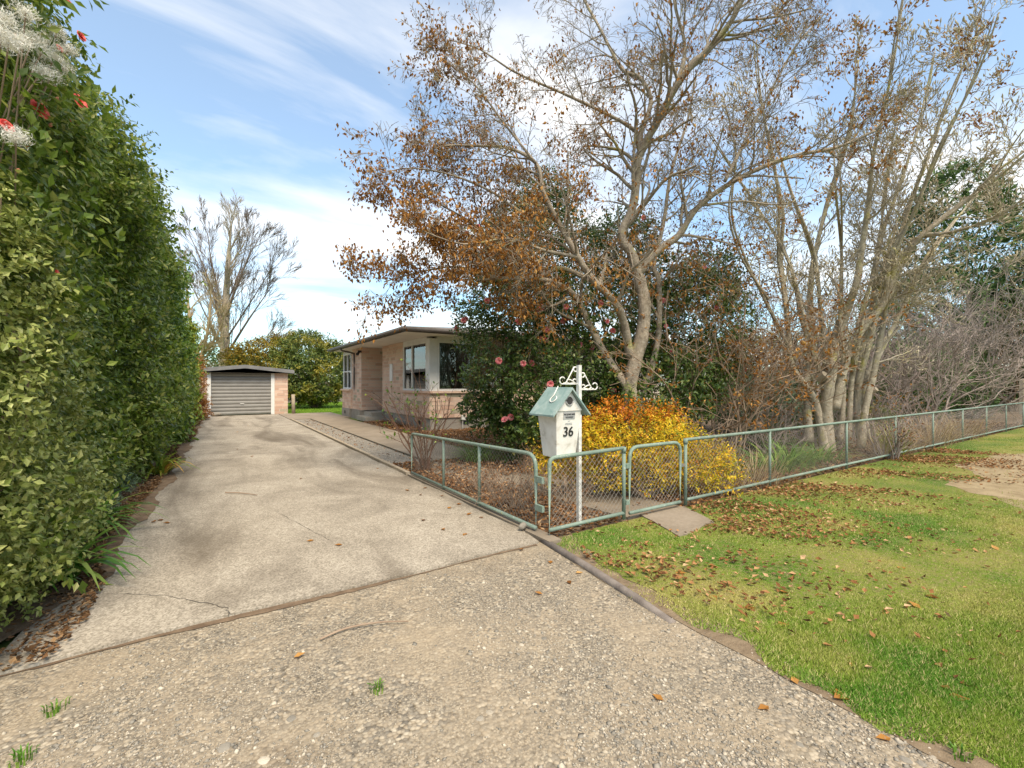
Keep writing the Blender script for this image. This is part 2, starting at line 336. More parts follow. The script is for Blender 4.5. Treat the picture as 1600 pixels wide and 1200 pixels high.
# ------------------------------------------------------------------ leaf machinery
L4 = (np.array([(0,0,0),(-.5,.42,.13),(.5,.42,.13),(0,1,-.08),(0,.45,0)]), np.array([(0,4,1),(0,2,4),(1,4,3),(4,2,3)]))
L2 = (np.array([(0,0,0),(-.5,.45,.12),(.5,.45,.12),(0,1,0)]), np.array([(0,3,1),(0,2,3)]))
LC = (np.array([(0,0,0),(-.45,.35,.28),(.45,.4,.22),(.1,1,.25),(0,.5,-.05)]), np.array([(0,4,1),(0,2,4),(1,4,3),(4,2,3)]))   # curled dead leaf
L1 = (np.array([(-.5,0,0),(.5,0,0),(0,1,0)]), np.array([(0,1,2)]))
def spray(tpl, p, d, n, s, w):
    tv, tf = tpl; k = len(tv); N = len(p)
    d = unit(d); b = unit(np.cross(d, n)); n = np.cross(b, d)
    s = np.broadcast_to(np.asarray(s, float), (N,))
    V = p[:, None] + s[:, None, None]*(tv[None, :, 0:1]*w*b[:, None] + tv[None, :, 1:2]*d[:, None] + tv[None, :, 2:3]*w*n[:, None])
    T = tf[None] + (np.arange(N)*k)[:, None, None]
    return V.reshape(-1, 3), T.reshape(-1, 3)
def leaf_mesh_unit(tpl, w, name, mat):
    tv, tf = tpl; me = mesh_np(name, tv*np.array((w, 1, w)), tf); me.materials.append(mat); return me
def rand_dirs(n): return unit(rng.normal(size=(n, 3)))
def wob(p, s=1.0, seed=0):              # cheap smooth 3D noise in -1..1
    r = np.random.default_rng(1000+seed); out = 0
    for i in range(5):
        k = r.normal(size=3)*s*(1+.7*i); out = out + np.sin(p @ k + r.uniform(0, 6.28))/(1+.5*i)
    return out/2.4
def sprigs(o, a, per, ln, up=.25):
    """leaves set along short shoots: shoot origins o, directions a"""
    N = len(o); a = unit(a)
    t = np.tile(np.linspace(.1, 1, per), N); O = np.repeat(o, per, 0); A = np.repeat(a, per, 0)
    lnr = np.repeat(ln*rng.uniform(.6, 1.3, N), per)
    p = O + A*(t*lnr)[:, None] + rng.normal(size=O.shape)*.012
    rad = rand_dirs(len(p)); rad = unit(rad - A*np.sum(rad*A, 1)[:, None])
    d = unit(A*rng.uniform(.2, .9, (len(p), 1)) + rad); d[:, 2] -= .12; d = unit(d)
    nrm = unit(A*.7 + np.array((0, 0, up+.35)) + rng.normal(size=p.shape)*.35)
    return p, d, nrm
def ell_points(n, ells, depth, seed=0, bump_=.14, back=.35):
    """points in the outer shell of a union of ellipsoids (c, r), fewer on the side away from the street"""
    ar = np.array([(r[0]*r[1]+r[1]*r[2]+r[0]*r[2]) for c, r in ells]); ar = ar/ar.sum(); P_, N_ = [], []
    C_ = np.array([c for c, r in ells]); R_ = np.array([r for c, r in ells])
    for i, (c, r) in enumerate(ells):
        m = int(n*ar[i]*2.4) + 8; u = rand_dirs(m); c = np.array(c); r = np.array(r)
        k = 1 + bump_*wob(u*2.2, 1.6, seed+i)
        p = c + u*r*k[:, None]; nr = unit(u/r)
        p = p - nr*(np.abs(rng.normal(size=m))*depth)[:, None]
        toC = unit(np.array((0, 0, 1.5)) - p); keep = (np.sum(nr*toC, 1) > -.15) | (rng.uniform(size=m) < back)
        keep &= p[:, 2] > .04
        q = (p[:, None]-C_[None])/R_[None]; e = np.sqrt((q**2).sum(2)); e[:, i] = 9
        keep &= e.min(1) > .80
        P_.append(p[keep]); N_.append(nr[keep])
    P_ = np.concatenate(P_); N_ = np.concatenate(N_)
    if len(P_) > n: s = rng.permutation(len(P_))[:n]; P_, N_ = P_[s], N_[s]
    return P_, N_
def leaf_parts(root, p, d, n, s, w, tpl, mat, count, name='leaf'):
    """the leaves that show largest become parts of their own; returns the mask of those left over"""
    dep, x, y = to_cam(p); ok = (x > 0) & (x < 1600) & (y > 0) & (y < 1200) & (dep > .5)
    size = np.where(ok, s/np.maximum(dep, .1)*(.4+np.abs(np.sum(unit(n)*unit(np.array((0,0,1.5))-p), 1))), 0)
    pick = np.argsort(-size)[:count]; me = leaf_mesh_unit(tpl, w, name, mat)
    dd = unit(d); bb = unit(np.cross(dd, n)); nn = np.cross(bb, dd)
    for i in pick:
        o = link(name, me, None, root); si = float(s[i]) if hasattr(s, '__len__') else s
        o.matrix_basis = Matrix(((bb[i,0]*si, dd[i,0]*si, nn[i,0]*si, p[i,0]), (bb[i,1]*si, dd[i,1]*si, nn[i,1]*si, p[i,1]), (bb[i,2]*si, dd[i,2]*si, nn[i,2]*si, p[i,2]), (0,0,0,1)))
    left = np.ones(len(p), bool); left[pick] = False; return left
def crown(root, p, d, n, s, w, tpl, mat, parts=0, name='foliage'):
    s = np.broadcast_to(np.asarray(s, float), (len(p),))
    if parts:
        k = leaf_parts(root, p, d, n, s, w, tpl, mat, parts); p, d, n, s = p[k], d[k], n[k], s[k]
    near = to_cam(p)[0] < (4.6 if tpl is L4 else 99)      # far leaves are simpler
    V, T = spray(tpl, p[near], d[near], n[near], s[near], w)
    if not near.all():
        V2, T2 = spray(L2, p[~near], d[~near], n[~near], s[~near], w); T = np.concatenate([T, T2+len(V)]); V = np.concatenate([V, V2])
    return tag(link(name, mesh_np(name, V, T), mat, root), kind='stuff')

# ------------------------------------------------------------------ branch machinery
def catmull(pts, rad, sub=4):
    pts = np.asarray(pts, float); rad = np.asarray(rad, float); n = len(pts); op, orr = [], []
    for i in range(n-1):
        p0 = pts[max(i-1, 0)]; p1 = pts[i]; p2 = pts[i+1]; p3 = pts[min(i+2, n-1)]
        for k in range(sub):
            t = k/sub; op.append(.5*((2*p1)+(p2-p0)*t+(2*p0-5*p1+4*p2-p3)*t*t+(3*p1-p0-3*p2+p3)*t**3)); orr.append(rad[i]*(1-t)+rad[i+1]*t)
    op.append(pts[-1]); orr.append(rad[-1]); return np.array(op), np.array(orr)
UP = np.array((0, 0, 1.))
def grow(acc, p, d, L, r, lvl, prm, tips):
    n = max(2 if lvl <= 0 else 3, min(8, int(L/prm.get('seg', .14)))); pts = [p]; d = d.copy(); wig = prm.get('wig', .18); tro = prm.get('trop', .05)
    for i in range(n):
        d = d + rng.normal(size=3)*wig + UP*tro; d = d/np.linalg.norm(d); pts.append(pts[-1] + d*(L/n))
    pts = np.array(pts); rad = np.maximum(r*np.linspace(1, .45, n+1), prm.get('rmin', .0025))
    acc.tube(pts, rad, 5 if r > .02 else (4 if r > .008 else 3), cap=False)
    if lvl <= 0: tips.append((pts[-1], d)); tips.append((pts[n//2], d)); return
    kids(acc, pts, rad, L, lvl, prm, tips, prm['kids'][lvl-1])
def kids(acc, pts, rad, L, lvl, prm, tips, nk, start=.2, ang=None):
    n = len(pts)-1
    for j in range(nk):
        f = start + (1-start)*(j+rng.uniform(.1, .9))/nk; i = min(int(f*n), n-1); q = pts[i] + (pts[i+1]-pts[i])*(f*n-i)
        t = unit(pts[i+1]-pts[i]); a = rng.normal(size=3); a = a - t*(a @ t); a = a/np.linalg.norm(a)
        th = (ang or prm.get('ang', .75))*rng.uniform(.7, 1.3); dd = t*math.cos(th) + a*math.sin(th) + prm.get('pull', np.zeros(3))
        grow(acc, q, dd/np.linalg.norm(dd), L*prm.get('ratio', .55)*rng.uniform(.7, 1.2)*(1.15-.45*f), max(rad[i]*prm.get('rr', .55), prm.get('rmin', .0025)), lvl-1, prm, tips)
def limb(acc, pix, prm, tips, lvl, nk, L=None, k=8):
    """a limb traced in the photograph: (x, y, distance, radius)"""
    pts, rad = catmull([P(x, y, dp) + rng.normal(size=3)*.025 for x, y, dp, r in pix], [r for *_, r in pix], 6)
    acc.tube(pts, rad, k, jit=.05); ln = np.linalg.norm(np.diff(pts, axis=0), axis=1).sum()
    if nk: kids(acc, pts, rad, L or ln*.7, lvl, prm, tips, nk, prm.get('start', .3))
    return pts, rad

# ================================================================== SETTING
def sheet(name, poly, z, mat, thick=0, parent=None, jit=0, step=.12):
    pts = []
    for i, a in enumerate(poly):
        b = poly[(i+1) % len(poly)]; L = math.dist(a, b); n = max(1, int(L/step)) if jit and L < 30 else 1
        for k in range(n):
            t = k/n; q = np.array(a)*(1-t) + np.array(b)*t
            if jit: q = q + rng.normal(size=2)*jit*.35 + jit*np.array((math.sin(q[1]*3.1+q[0]), math.sin(q[0]*2.7+q[1]*.8)))
            pts.append(q)
    import bmesh
    bm = bmesh.new(); f = bm.faces.new([bm.verts.new((p[0], p[1], z)) for p in pts]); f.normal_update()
    if f.normal.z < 0: f.normal_flip()
    if thick:
        r = bmesh.ops.extrude_face_region(bm, geom=[f]); vs = [e for e in r['geom'] if isinstance(e, bmesh.types.BMVert)]
        bmesh.ops.translate(bm, verts=vs, vec=(0, 0, -thick))
    bmesh.ops.triangulate(bm, faces=bm.faces[:]); bmesh.ops.recalc_face_normals(bm, faces=bm.faces[:])
    me = bpy.data.meshes.new(name); bm.to_mesh(me); bm.free()
    if not thick and me.polygons[0].normal.z < 0: me.flip_normals()
    o = link(name, me, mat, parent)
    if parent is None: o['kind'] = 'structure'
    return o
sheet('ground', [(-400,-400),(400,-400),(400,600),(-400,600)], -.03, m_ground)
sheet('gravel_apron', [(-7,-6),(2.75,-6),(2.75,3.5),(2.6,3.6),(-7,3.7)], -.008, m_gravel)
sheet('verge', [(2.55,-6),(60,-6),(60,3.58),(2.9,3.58),(2.72,2.6),(2.62,1.8),(2.66,1.0),(2.66,0)], .0, m_verge, jit=.07)
sheet('slab_edge_dirt', [(-.95,3.385),(2.5,3.43),(2.55,3.6),(-.95,3.6)], -.003, m_soil, jit=.016, step=.05)
sheet('soil_edge', [(2.44,-6),(3.2,-6),(3.2,3.5),(2.62,3.5),(2.5,2.6),(2.43,1.8),(2.46,1.0),(2.44,0)], -.004, m_edge, jit=.02)
sheet('garden_bed', [(2.72,3.5),(60,3.5),(60,13.9),(4.4,13.9),(4.4,8.2),(2.72,8.0)], -.012, m_soil)
sheet('hedge_border', [(-5,2.7),(-1.2,3.2),(-.75,4.4),(-.62,7),(-.5,12),(-.45,18),(-.35,25.2),(-5,25.2)], .019, m_soil, jit=.05)
sheet('back_lawn', [(-30,25.4),(4.0,25.4),(5.2,22.9),(40,22.9),(40,60),(-30,60)], -.010, m_lawn)
sheet('bare_patch', [(8.0,1.2),(9.6,.6),(12,.7),(14.5,1.2),(15.5,2.1),(12.5,2.6),(10,2.1),(8.6,1.9)], .002, m_dirt, jit=.16)
drive = tag(bpy.data.objects.new('driveway', None), kind='structure'); COL.objects.link(drive)
js = [3.46, 11.5, 20.3, 25.2]
for a, b in zip(js[:-1], js[1:]):
    if a < 4: poly = [(-1.0,3.40),(.3,3.47),(1.6,3.43),(2.55,3.47),(2.62,3.9),(2.60,b-.006),(-.78,b-.006),(-.82,6)]
    else: poly = [(-.78,a+.006),(2.60,a+.006),(2.60,b-.006),(-.78,b-.006)]
    sheet('slab', poly, .014, m_conc, .06, drive, jit=.012 if a < 4 else 0)
sheet('gravel_strip', [(2.70,8.0),(3.36,8.0),(3.36,20.9),(2.70,20.9)], .006, m_strip)
pth = tag(bpy.data.objects.new('path', None), kind='structure'); COL.objects.link(pth)
for a, b in ((8.2,12.4),(12.41,16.6),(16.61,20.95)): sheet('slab', [(3.40,a),(4.75,a),(4.75,b),(3.40,b)], .028, m_path, .06, pth)
sheet('slab', [(2.62,20.96),(5.05,20.96),(5.05,25.2),(2.62,25.2)], .024, m_path, .06, pth)
sheet('slab', [G(1000,806)[:2],G(1062,840)[:2],G(1116,818)[:2],G(1070,793)[:2],(4.75,3.52),(4.62,5.0),(4.2,6.6),(3.6,8.1),(2.9,7.6),(3.3,6.2),(3.7,4.9),(3.84,3.52)], .012, m_path, .04, pth, jit=.02)
sheet('slab', [(4.8,14.2),(5.7,14.2),(5.7,18.3),(4.8,18.3)], .006, m_soil, 0, pth)
# kerb along the drive, timber edging by the verge
ac = Acc(); ac.box((2.62,7.2,-.05),(2.69,20.9,.055)); tag(ac.obj('kerb', m_kerb), kind='structure')
ac = Acc(); ac.tube([(2.63,3.5,.0),(2.55,2.8,.0),(2.47,2.2,-.005),(2.42,1.85,-.02)], [.035,.036,.034,.03], 8)
tag(ac.obj('timber_edging', m_tim, smooth=True), 'weathered round timber rail edging the grass along the gravel', 'edging')
ac = Acc(); ac.box((2.60,3.35,-.04),(2.74,3.75,.035)); ac.box((2.63,3.76,-.04),(2.72,7.15,.03)); tag(ac.obj('concrete_edge', m_path), kind='structure')

def crack(pix, w):
    pts = np.array([G(x, y)[:2] for x, y in pix]); q = []
    for a, b in zip(pts[:-1], pts[1:]):
        for t in np.linspace(0, 1, 9)[:-1]: q.append(a*(1-t)+b*t + rng.normal(size=2)*.008)
    q = np.array(q); t = unit(np.gradient(q, axis=0)); nn = np.stack([-t[:, 1], t[:, 0]], 1); ww = w*rng.uniform(.3, 1, len(q))[:, None]
    V = np.concatenate([np.c_[q+nn*ww, np.full(len(q), .0175)], np.c_[q-nn*ww, np.full(len(q), .0175)]]); m = len(q); i = np.arange(m-1)
    T = np.concatenate([np.stack([i, i+1, i+1+m], 1), np.stack([i, i+1+m, i+m], 1)]); link('crack', mesh_np('crack', V, T), m_crack, drive)
crack([(125,932),(200,931),(262,935),(330,947),(356,955),(360,968)], .003)
crack([(430,800),(480,828),(520,850)], .002)

# ================================================================== HOUSE
house = thing('brick_house', 'low pink brick house with brown gutter and white corner windows', 'house', (10, 18, 0))
BR = []                                  # (centre, half length, axis, outward) of each brick
CO, JT = .130, .018
def bricks(axis, plane, out, a0, a1, z0, z1, holes=()):
    """courses of long bricks on a wall plane; axis 'v' runs along v at u = plane"""
    nz = int(round((z1-z0)/CO)); co = (z1-z0)/nz
    for i in range(nz):
        a = a0 - (rng.uniform(0, .3) if i % 2 else 0); z = z0 + (i+.5)*co
        while a < a1-.02:
            ln = rng.choice([.30,.36,.44,.52]); s, e = max(a, a0), min(a+ln, a1)
            if a1-e < .08: e = a1
            if e-s > .03 and not any(h[0]-.01 < (s+e)/2 < h[1]+.01 and h[2] < z < h[3] for h in holes): BR.append((axis, plane, out, s+JT/2, e-JT/2, z, co-JT))
            a = e if e == a1 else a+ln
def wall(nm, lo, hi): a = Acc(); a.box(lo, hi); return a.obj(nm, m_mortar, house)
ZP, ZS, ZT = .38, 1.20, 3.05             # plinth top, sill height, soffit
# wall cores (mortar) with the openings left out
wall('wall', (5.8,16.25,ZP), (6.0,18.7,ZT)); wall('wall', (5.8,13.75,ZP), (6.0,16.25,ZS)); wall('wall', (6.0,13.75,ZP), (9.2,13.95,ZS))
wall('wall', (9.2,13.75,ZP), (17,13.95,ZT)); wall('wall', (5.2,19.7,ZP), (7.2,19.9,ZT)); wall('wall', (5.2,19.9,ZP), (5.4,21.2,ZT))
wall('wall', (5.12,21.2,ZP), (5.4,22.75,ZS)); wall('wall', (6.0,18.5,ZP), (7.2,18.7,ZT)); wall('wall', (5.2,22.75,ZP), (17,22.95,ZT)); wall('wall', (16.8,13.95,ZP), (17,22.75,ZT))
bricks('v', 5.8, -1, 16.25, 18.7, ZP, ZT); bricks('v', 5.8, -1, 13.75, 16.25, ZP, ZS); bricks('u', 13.75, -1, 5.8, 9.2, ZP, ZS)
bricks('u', 13.75, -1, 9.2, 13, ZP, ZT); bricks('u', 19.7, -1, 5.2, 7.2, ZP, ZT); bricks('v', 5.2, -1, 19.7, 21.2, ZP, ZT); bricks('v', 5.12, -1, 21.2, 22.75, ZP, ZS); bricks('u', 21.2, -1, 5.12, 5.2, ZP, ZS)
def place_bricks(root, BR, nparts):
    sz = []
    for (ax, pl, out, s, e, z, h) in BR:
        c = (pl, (s+e)/2, z) if ax == 'v' else ((s+e)/2, pl, z); dep, x, y = to_cam(np.array([c])); vis = 0 < x[0] < 760
        sz.append((e-s)/dep[0]*(1 if vis else .01)*(1.2 if ax == 'v' and vis else 1))
    order = np.argsort(-np.array(sz)); ac = Acc(); a0 = Acc(); a0.box((-.5,-1,-.5),(.5,0,.5)); V, T = a0.arrays()
    V = V.copy(); fr_ = V[:, 1] < -.5; me = mesh_np('brick', V, T); me.materials.append(m_brick)
    for k, i in enumerate(order):
        ax, pl, out, s, e, z, h = BR[i]; pr = .009 + rng.uniform(-.003, .006)
        if ax == 'u': Mx = Matrix.Translation(((s+e)/2, pl, z)) @ Matrix.Diagonal((e-s, pr, h, 1))
        else: Mx = Matrix.Translation((pl, (s+e)/2, z)) @ Matrix.Rotation(-math.pi/2, 4, 'Z') @ Matrix.Diagonal((e-s, pr, h, 1))
        if k < nparts: o = link('brick', me, None, root); o.matrix_basis = Mx
        else: W = np.array(Mx); ac.add(V @ W[:3, :3].T + W[:3, 3], T)
    if ac.n: tag(ac.obj('brickwork', m_brick, root), kind='stuff')
place_bricks(house, BR, 300)
# plinth, vents, steps
ac = Acc(); ac.box((5.83,13.78,-.05),(17,22.7,ZP-.002)); ac.box((5.16,19.73,-.05),(5.83,22.72,ZP-.003)); ac.box((5.08,21.25,-.05),(5.16,22.72,ZP-.004)); pl = ac.obj('plinth', m_plinth, house)
for lo, hi in (((5.815,17.5,.14),(5.84,17.72,.27)), ((5.815,14.6,.14),(5.84,14.82,.27)), ((5.065,22.0,.14),(5.09,22.2,.27)), ((7.0,13.765,.14),(7.22,13.79,.27))):
    a = Acc(); a.box(lo, hi); a.obj('vent', m_black, house)
a = Acc(); a.box((5.0,18.35,0),(5.83,19.72,.17)); a.obj('step', m_step, house)
a = Acc(); a.box((5.3,18.6,.172),(5.825,19.728,.34)); a.obj('step', m_step, house)
a = Acc(); a.box((5.8,18.71,.345),(7.2,19.69,.37)); a.obj('porch_floor', m_step, house)
a = Acc(); a.box((7.1,18.72,.372),(7.16,19.68,2.4)); dr = a.obj('door', m_white, house)
a = Acc(); a.box((7.02,18.8,1.3),(7.1,18.86,1.42)); a.obj('handle', m_black, dr)
# brick sills
def ledge(lo, hi, m=m_brick): a = Acc(); a.box(lo, hi); return a.obj('sill', m, house)
ledge((5.72,13.67,ZS),(5.83,16.28,ZS+.07)); ledge((5.83,13.67,ZS),(9.3,13.79,ZS+.07)); ledge((5.03,21.17,ZS),(5.22,22.8,ZS+.07))
# windows: frame bars, panes
def window(axis, pl, a0, a1, z0, z1, mull, parent_name='window', thick=.07, dep=.10):
    fr = Acc(); t = thick
    def bar(s, e, b, c):
        if axis == 'v': fr.box((pl, s, b), (pl+dep, e, c))
        else: fr.box((s, pl, b), (e, pl+dep, c))
    bar(a0, a1, z0, z0+t); bar(a0, a1, z1-t, z1)
    edges = [a0] + list(mull) + [a1]
    bar(a0, a0+t, z0+t, z1-t); bar(a1-t, a1, z0+t, z1-t)
    for m in mull: bar(m-t/2, m+t/2, z0+t, z1-t)
    f = fr.obj('window', m_white, house)
    for s, e in zip(edges[:-1], edges[1:]):
        p = Acc(); s_, e_ = s+t*.5, e-t*.5
        if axis == 'v': p.box((pl+.045, s_, z0+t*.5), (pl+.051, e_, z1-t*.5))
        else: p.box((s_, pl+.045, z0+t*.5), (e_, pl+.051, z1-t*.5))
        p.obj('pane', m_glass, f)
    return f
window('v', 5.79, 14.02, 16.24, ZS+.07, 2.92, (15.35,)); window('u', 13.74, 6.06, 9.15, ZS+.07, 2.92, (8.2,)); window('v', 5.14, 21.22, 22.72, ZS+.07, 2.92, (21.95,))
a = Acc(); a.box((5.775,13.725,ZS+.071),(6.05,14.01,2.98)); a.obj('corner_post', m_white, house)
for lo, hi in (((5.80,14.012,2.921),(6.0,16.25,ZT)), ((6.052,13.75,2.921),(9.2,13.95,ZT)), ((5.18,21.21,2.921),(5.4,22.74,ZT))): a = Acc(); a.box(lo, hi); a.obj('head_board', m_white, house)
a = Acc(); a.box((5.142,21.23,2.05),(5.19,22.71,2.10)); a.obj('transom', m_white, house)
# room behind the glass
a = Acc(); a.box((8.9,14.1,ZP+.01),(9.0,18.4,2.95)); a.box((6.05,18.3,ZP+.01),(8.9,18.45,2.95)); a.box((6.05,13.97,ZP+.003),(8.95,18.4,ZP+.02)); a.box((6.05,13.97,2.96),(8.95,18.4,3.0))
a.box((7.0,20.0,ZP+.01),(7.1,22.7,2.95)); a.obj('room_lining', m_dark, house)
for (s, e) in ((15.9,16.2),):
    yy = np.linspace(s, e, 13); ac = Acc()
    for i in range(12): ac.box((6.02+.02*(i % 2), yy[i], ZS+.1), (6.05+.02*(i % 2), yy[i+1]+.005, 2.9))
    ac.obj('curtain', m_curtain, house)
ac = Acc(); yy = np.linspace(6.2, 6.7, 15)
for i in range(14): ac.box((yy[i], 14.05+.02*(i % 2), ZS+.1), (yy[i+1]+.005, 14.08+.02*(i % 2), 2.9))
ac.obj('curtain', m_curtain, house)
# soffit, gutter, roof
a = Acc(); a.box((4.62,12.72,ZT+.002),(18,23.0,ZT+.03)); a.obj('soffit', m_soffit, house)
a = Acc(); a.box((4.60,12.70,ZT-.03),(4.63,23.02,ZT+.12)); a.box((4.63,12.70,ZT-.03),(18,12.73,ZT+.12)); a.obj('fascia', m_gutter, house)
def gutter(pts): a = Acc(); a.tube(pts, .062, 8); return a.obj('gutter', m_gutter, house, True)
gutter([(4.54,12.58,ZT+.05),(4.54,23.05,ZT+.05)]); gutter([(4.5,12.64,ZT+.05),(18,12.64,ZT+.05)])
zr = ZT+.11; a = Acc(); e = [(4.5,12.6),(18.1,12.6),(18.1,23.1),(4.5,23.1)]; rd = [(9.7,17.85),(12.9,17.85)]; hr = 5.2*math.tan(R(9))
V = [(*p, zr) for p in e] + [(*p, zr+hr) for p in rd] + [(*p, zr-.03) for p in e]
a.add(V, [(0,1,5),(0,5,4),(1,2,5),(2,3,4),(2,4,5),(3,0,4),(6,8,7),(6,9,8)] + [t for i in range(4) for t in ((i,6+i,6+(i+1)%4),(i,6+(i+1)%4,(i+1)%4))]); a.obj('roof', m_roof, house)
# downpipe, meter box, porch lamp, tap box
a = Acc(); pp, rr = catmull([(4.56,20.55,ZT),(4.6,20.55,ZT-.1),(5.05,20.55,ZT-.2),(5.11,20.55,ZT-.35),(5.11,20.55,1.5),(5.11,20.55,.03)], [.04]*6); a.tube(pp, rr, 8); a.obj('downpipe', m_gutter, house, True)
a = Acc(); a.box((5.755,17.35,1.62),(5.79,17.68,2.28)); a.obj('meter_box', m_white, house)
a = Acc(); a.box((5.05,19.62,2.83),(5.19,19.72,2.92)); a.tube([(5.08,19.6,2.86),(4.98,19.5,2.74)], [.045,.065], 8); a.obj('porch_lamp', m_black, house)
a = Acc(); a.box((6.9,13.68,.30),(7.05,13.745,.46)); a.tube([(6.97,13.72,.3),(6.97,13.72,.0)], .012, 5); a.obj('tap_box', m_white, house)

# ================================================================== GARAGE
VG = 25.3
gar = thing('garage', 'small pink brick garage with grey roller door and low gabled roof', 'garage', (1.3, VG, 0))
wl = Acc(); wl.box((-.62,VG,0),(-.18,VG+.2,2.1)); wl.box((2.42,VG,0),(3.05,VG+.2,2.1)); wl.box((2.85,VG+.2,0),(3.05,VG+6,2.1)); wl.box((-.62,VG+.2,0),(-.42,VG+6,2.1)); wl.box((-.42,VG+5.8,0),(2.85,VG+6,2.1)); wl.obj('wall', m_mortar, gar)
BR = []; bricks('u', VG, -1, -.62, -.32, 0, 2.1); bricks('u', VG, -1, 2.46, 3.05, 0, 2.1); place_bricks(gar, BR, 200)
for u in (-.32, 2.30): a = Acc(); a.box((u,VG-.04,0),(u+.15,VG+.12,2.07)); a.obj('door_post', m_white, gar)
a = Acc(); a.prism([(-.66,2.02),(3.09,2.02),(3.09,2.16),(1.2,2.34),(-.66,2.16)], 'y', VG-.05, VG-.005); a.obj('gable_board', m_white, gar)
rd_ = Acc(); n = 12
for i in range(n):                       # curved ribs of the roller door
    z0 = .03 + i*2.0/n; z1 = z0+2.0/n
    rd_.prism([(VG+.09,z0),(VG+.075,z0+.02),(VG+.062,z0+.08),(VG+.075,z1-.03),(VG+.09,z1-.008),(VG+.11,z1-.008),(VG+.11,z0)], 'x', -.17, 2.30)
rdo = rd_.obj('roller_door', m_roller, gar)
a = Acc(); a.box((1.0,VG+.02,.55),(1.16,VG+.04,.58)); a.obj('handle', m_white, rdo)
a = Acc(); a.prism([(-.85,2.13),(1.2,2.35),(1.2,2.42),(-.85,2.21)], 'y', VG-.2, VG+6.2); a.prism([(1.2,2.35),(3.3,2.12),(3.3,2.20),(1.2,2.42)], 'y', VG-.2, VG+6.2); ro = a.obj('roof', m_groof, gar)
a = Acc(); a.prism([(-.87,2.03),(1.2,2.25),(3.32,2.02),(3.32,2.17),(1.2,2.39),(-.87,2.18)], 'y', VG-.24, VG-.205); a.obj('fascia', m_groof, gar)
# post and trough beside the garage
a = Acc(); a.tube([(3.28,25.05,0),(3.27,25.05,.55),(3.26,25.05,.98)], [.085,.085,.08], 9); tag(a.obj('wooden_post', m_kerb, smooth=True), 'short pale wooden post standing beside the garage corner', 'post')

# ================================================================== FENCE
def bend(p0, p1, p2, r, n=5):            # rounded corner between three points
    p0, p1, p2 = map(np.array, (p0, p1, p2)); a = p1 + unit(p0-p1)*r; b = p1 + unit(p2-p1)*r
    return [a*(1-t)**2 + 2*p1*t*(1-t) + b*t*t for t in np.linspace(0, 1, n)]
def mesh_wire(A, B, z0a, z1a, z0b, z1b, pitch=.066, r=.0019):
    A, B = np.array(A), np.array(B); L = np.linalg.norm(B-A); ac = Acc(); e = (B-A)/L; nrm = np.array((-e[1], e[0])); H = max(z1a-z0a, z1b-z0b)
    sl = 1.0                             # diamond wires
    for s in (1, -1):
        x = -H*1.2
        while x < L+H*1.2:
            t = np.linspace(0, 1, 9); xx = x + s*t*H*sl; f = np.clip(xx/L, 0, 1); zz = (z0a*(1-f)+z0b*f) + t*((z1a-z0a)*(1-f)+(z1b-z0b)*f)
            ok = (xx >= 0) & (xx <= L)
            if ok.sum() >= 2:
                q = np.c_[A[0]+e[0]*xx+nrm[0]*.004*s*np.sin(t*40), A[1]+e[1]*xx+nrm[1]*.004*s*np.sin(t*40), zz+.004*np.sin(xx*9)][ok]; ac.tube(q, r, 3, cap=False)
            x += pitch*rng.uniform(.95, 1.05)
    return ac
PR = .021
def frame_panel(root, A, B, zb, zt0, zt1, round0, round1, posts=(), low=.02):
    """pipe frame from A to B (ground points) with rounded or square top corners"""
    a = Acc(); A3 = np.array((*A, 0.)); B3 = np.array((*B, 0.)); up = lambda p, z: p + np.array((0, 0, z))
    path = [up(A3, low)] + (bend(up(A3, low), up(A3, zt0), up(B3, zt1), round0) if round0 else [up(A3, zt0)]) + (bend(up(A3, zt0), up(B3, zt1), up(B3, low), round1) if round1 else [up(B3, zt1)]) + [up(B3, low)]
    if round0 and round1: a.tube(path, PR, 9)
    else:
        a.tube(path[:-1] if not round1 else path, PR, 9) if round0 else (a.tube([up(A3, low), up(A3, zt0+.005)], PR, 9), a.tube([up(A3, zt0), up(B3, zt1)] if not round1 else path[1:], PR*.97, 9))
        if not round1: a.tube([up(B3, low), up(B3, zt1+.005)], PR, 9)
        for (p, z, rd) in ((A3, zt0, round0), (B3, zt1, round1)):
            if not rd: a.tube([up(p, z-.05), up(p, z+.012)], PR*1.3, 9)      # elbow fitting
    a.obj('frame', m_pipe, root, True)
    b = Acc(); b.tube([up(A3, zb), up(B3, zb)], PR*.95, 9); b.obj('bottom_rail', m_pipe, root, True)
    for f in posts:
        p = A3*(1-f)+B3*f; b = Acc(); b.tube([up(p, .0), up(p, zt0*(1-f)+zt1*f)], PR*.9, 8); b.obj('post', m_pipe, root, True)
    mesh_wire(A, B, zb, zt0, zb, zt1, r=.0013 if len(posts) > 4 else .0019).obj('wire_mesh', m_wire, root)
t = thing('side_fence', 'pale green pipe and wire mesh fence panel along the driveway', 'fence', (2.67, 5.3, 0))
frame_panel(t, (2.66,7.05), (2.67,3.66), .07, .70, .80, .08, .15, (.36,.66))
for z in (.28, .56): a = Acc(); a.box((2.655,3.54,z-.03),(2.685,3.66,z+.03)); a.obj('hinge', m_pipe, t)
t = thing('short_fence', 'short square-topped pipe and mesh panel in front of the letterbox post', 'fence', (3.2, 3.5, 0))
frame_panel(t, (2.70,3.48), (3.74,3.5), .09, .785, .80, .07, 0)
t = thing('garden_gate', 'small rounded pipe and mesh garden gate over the concrete path', 'gate', (4.3, 3.5, 0))
frame_panel(t, (3.83,3.5), (4.71,3.5), .075, .80, .80, .13, .13, low=.06)
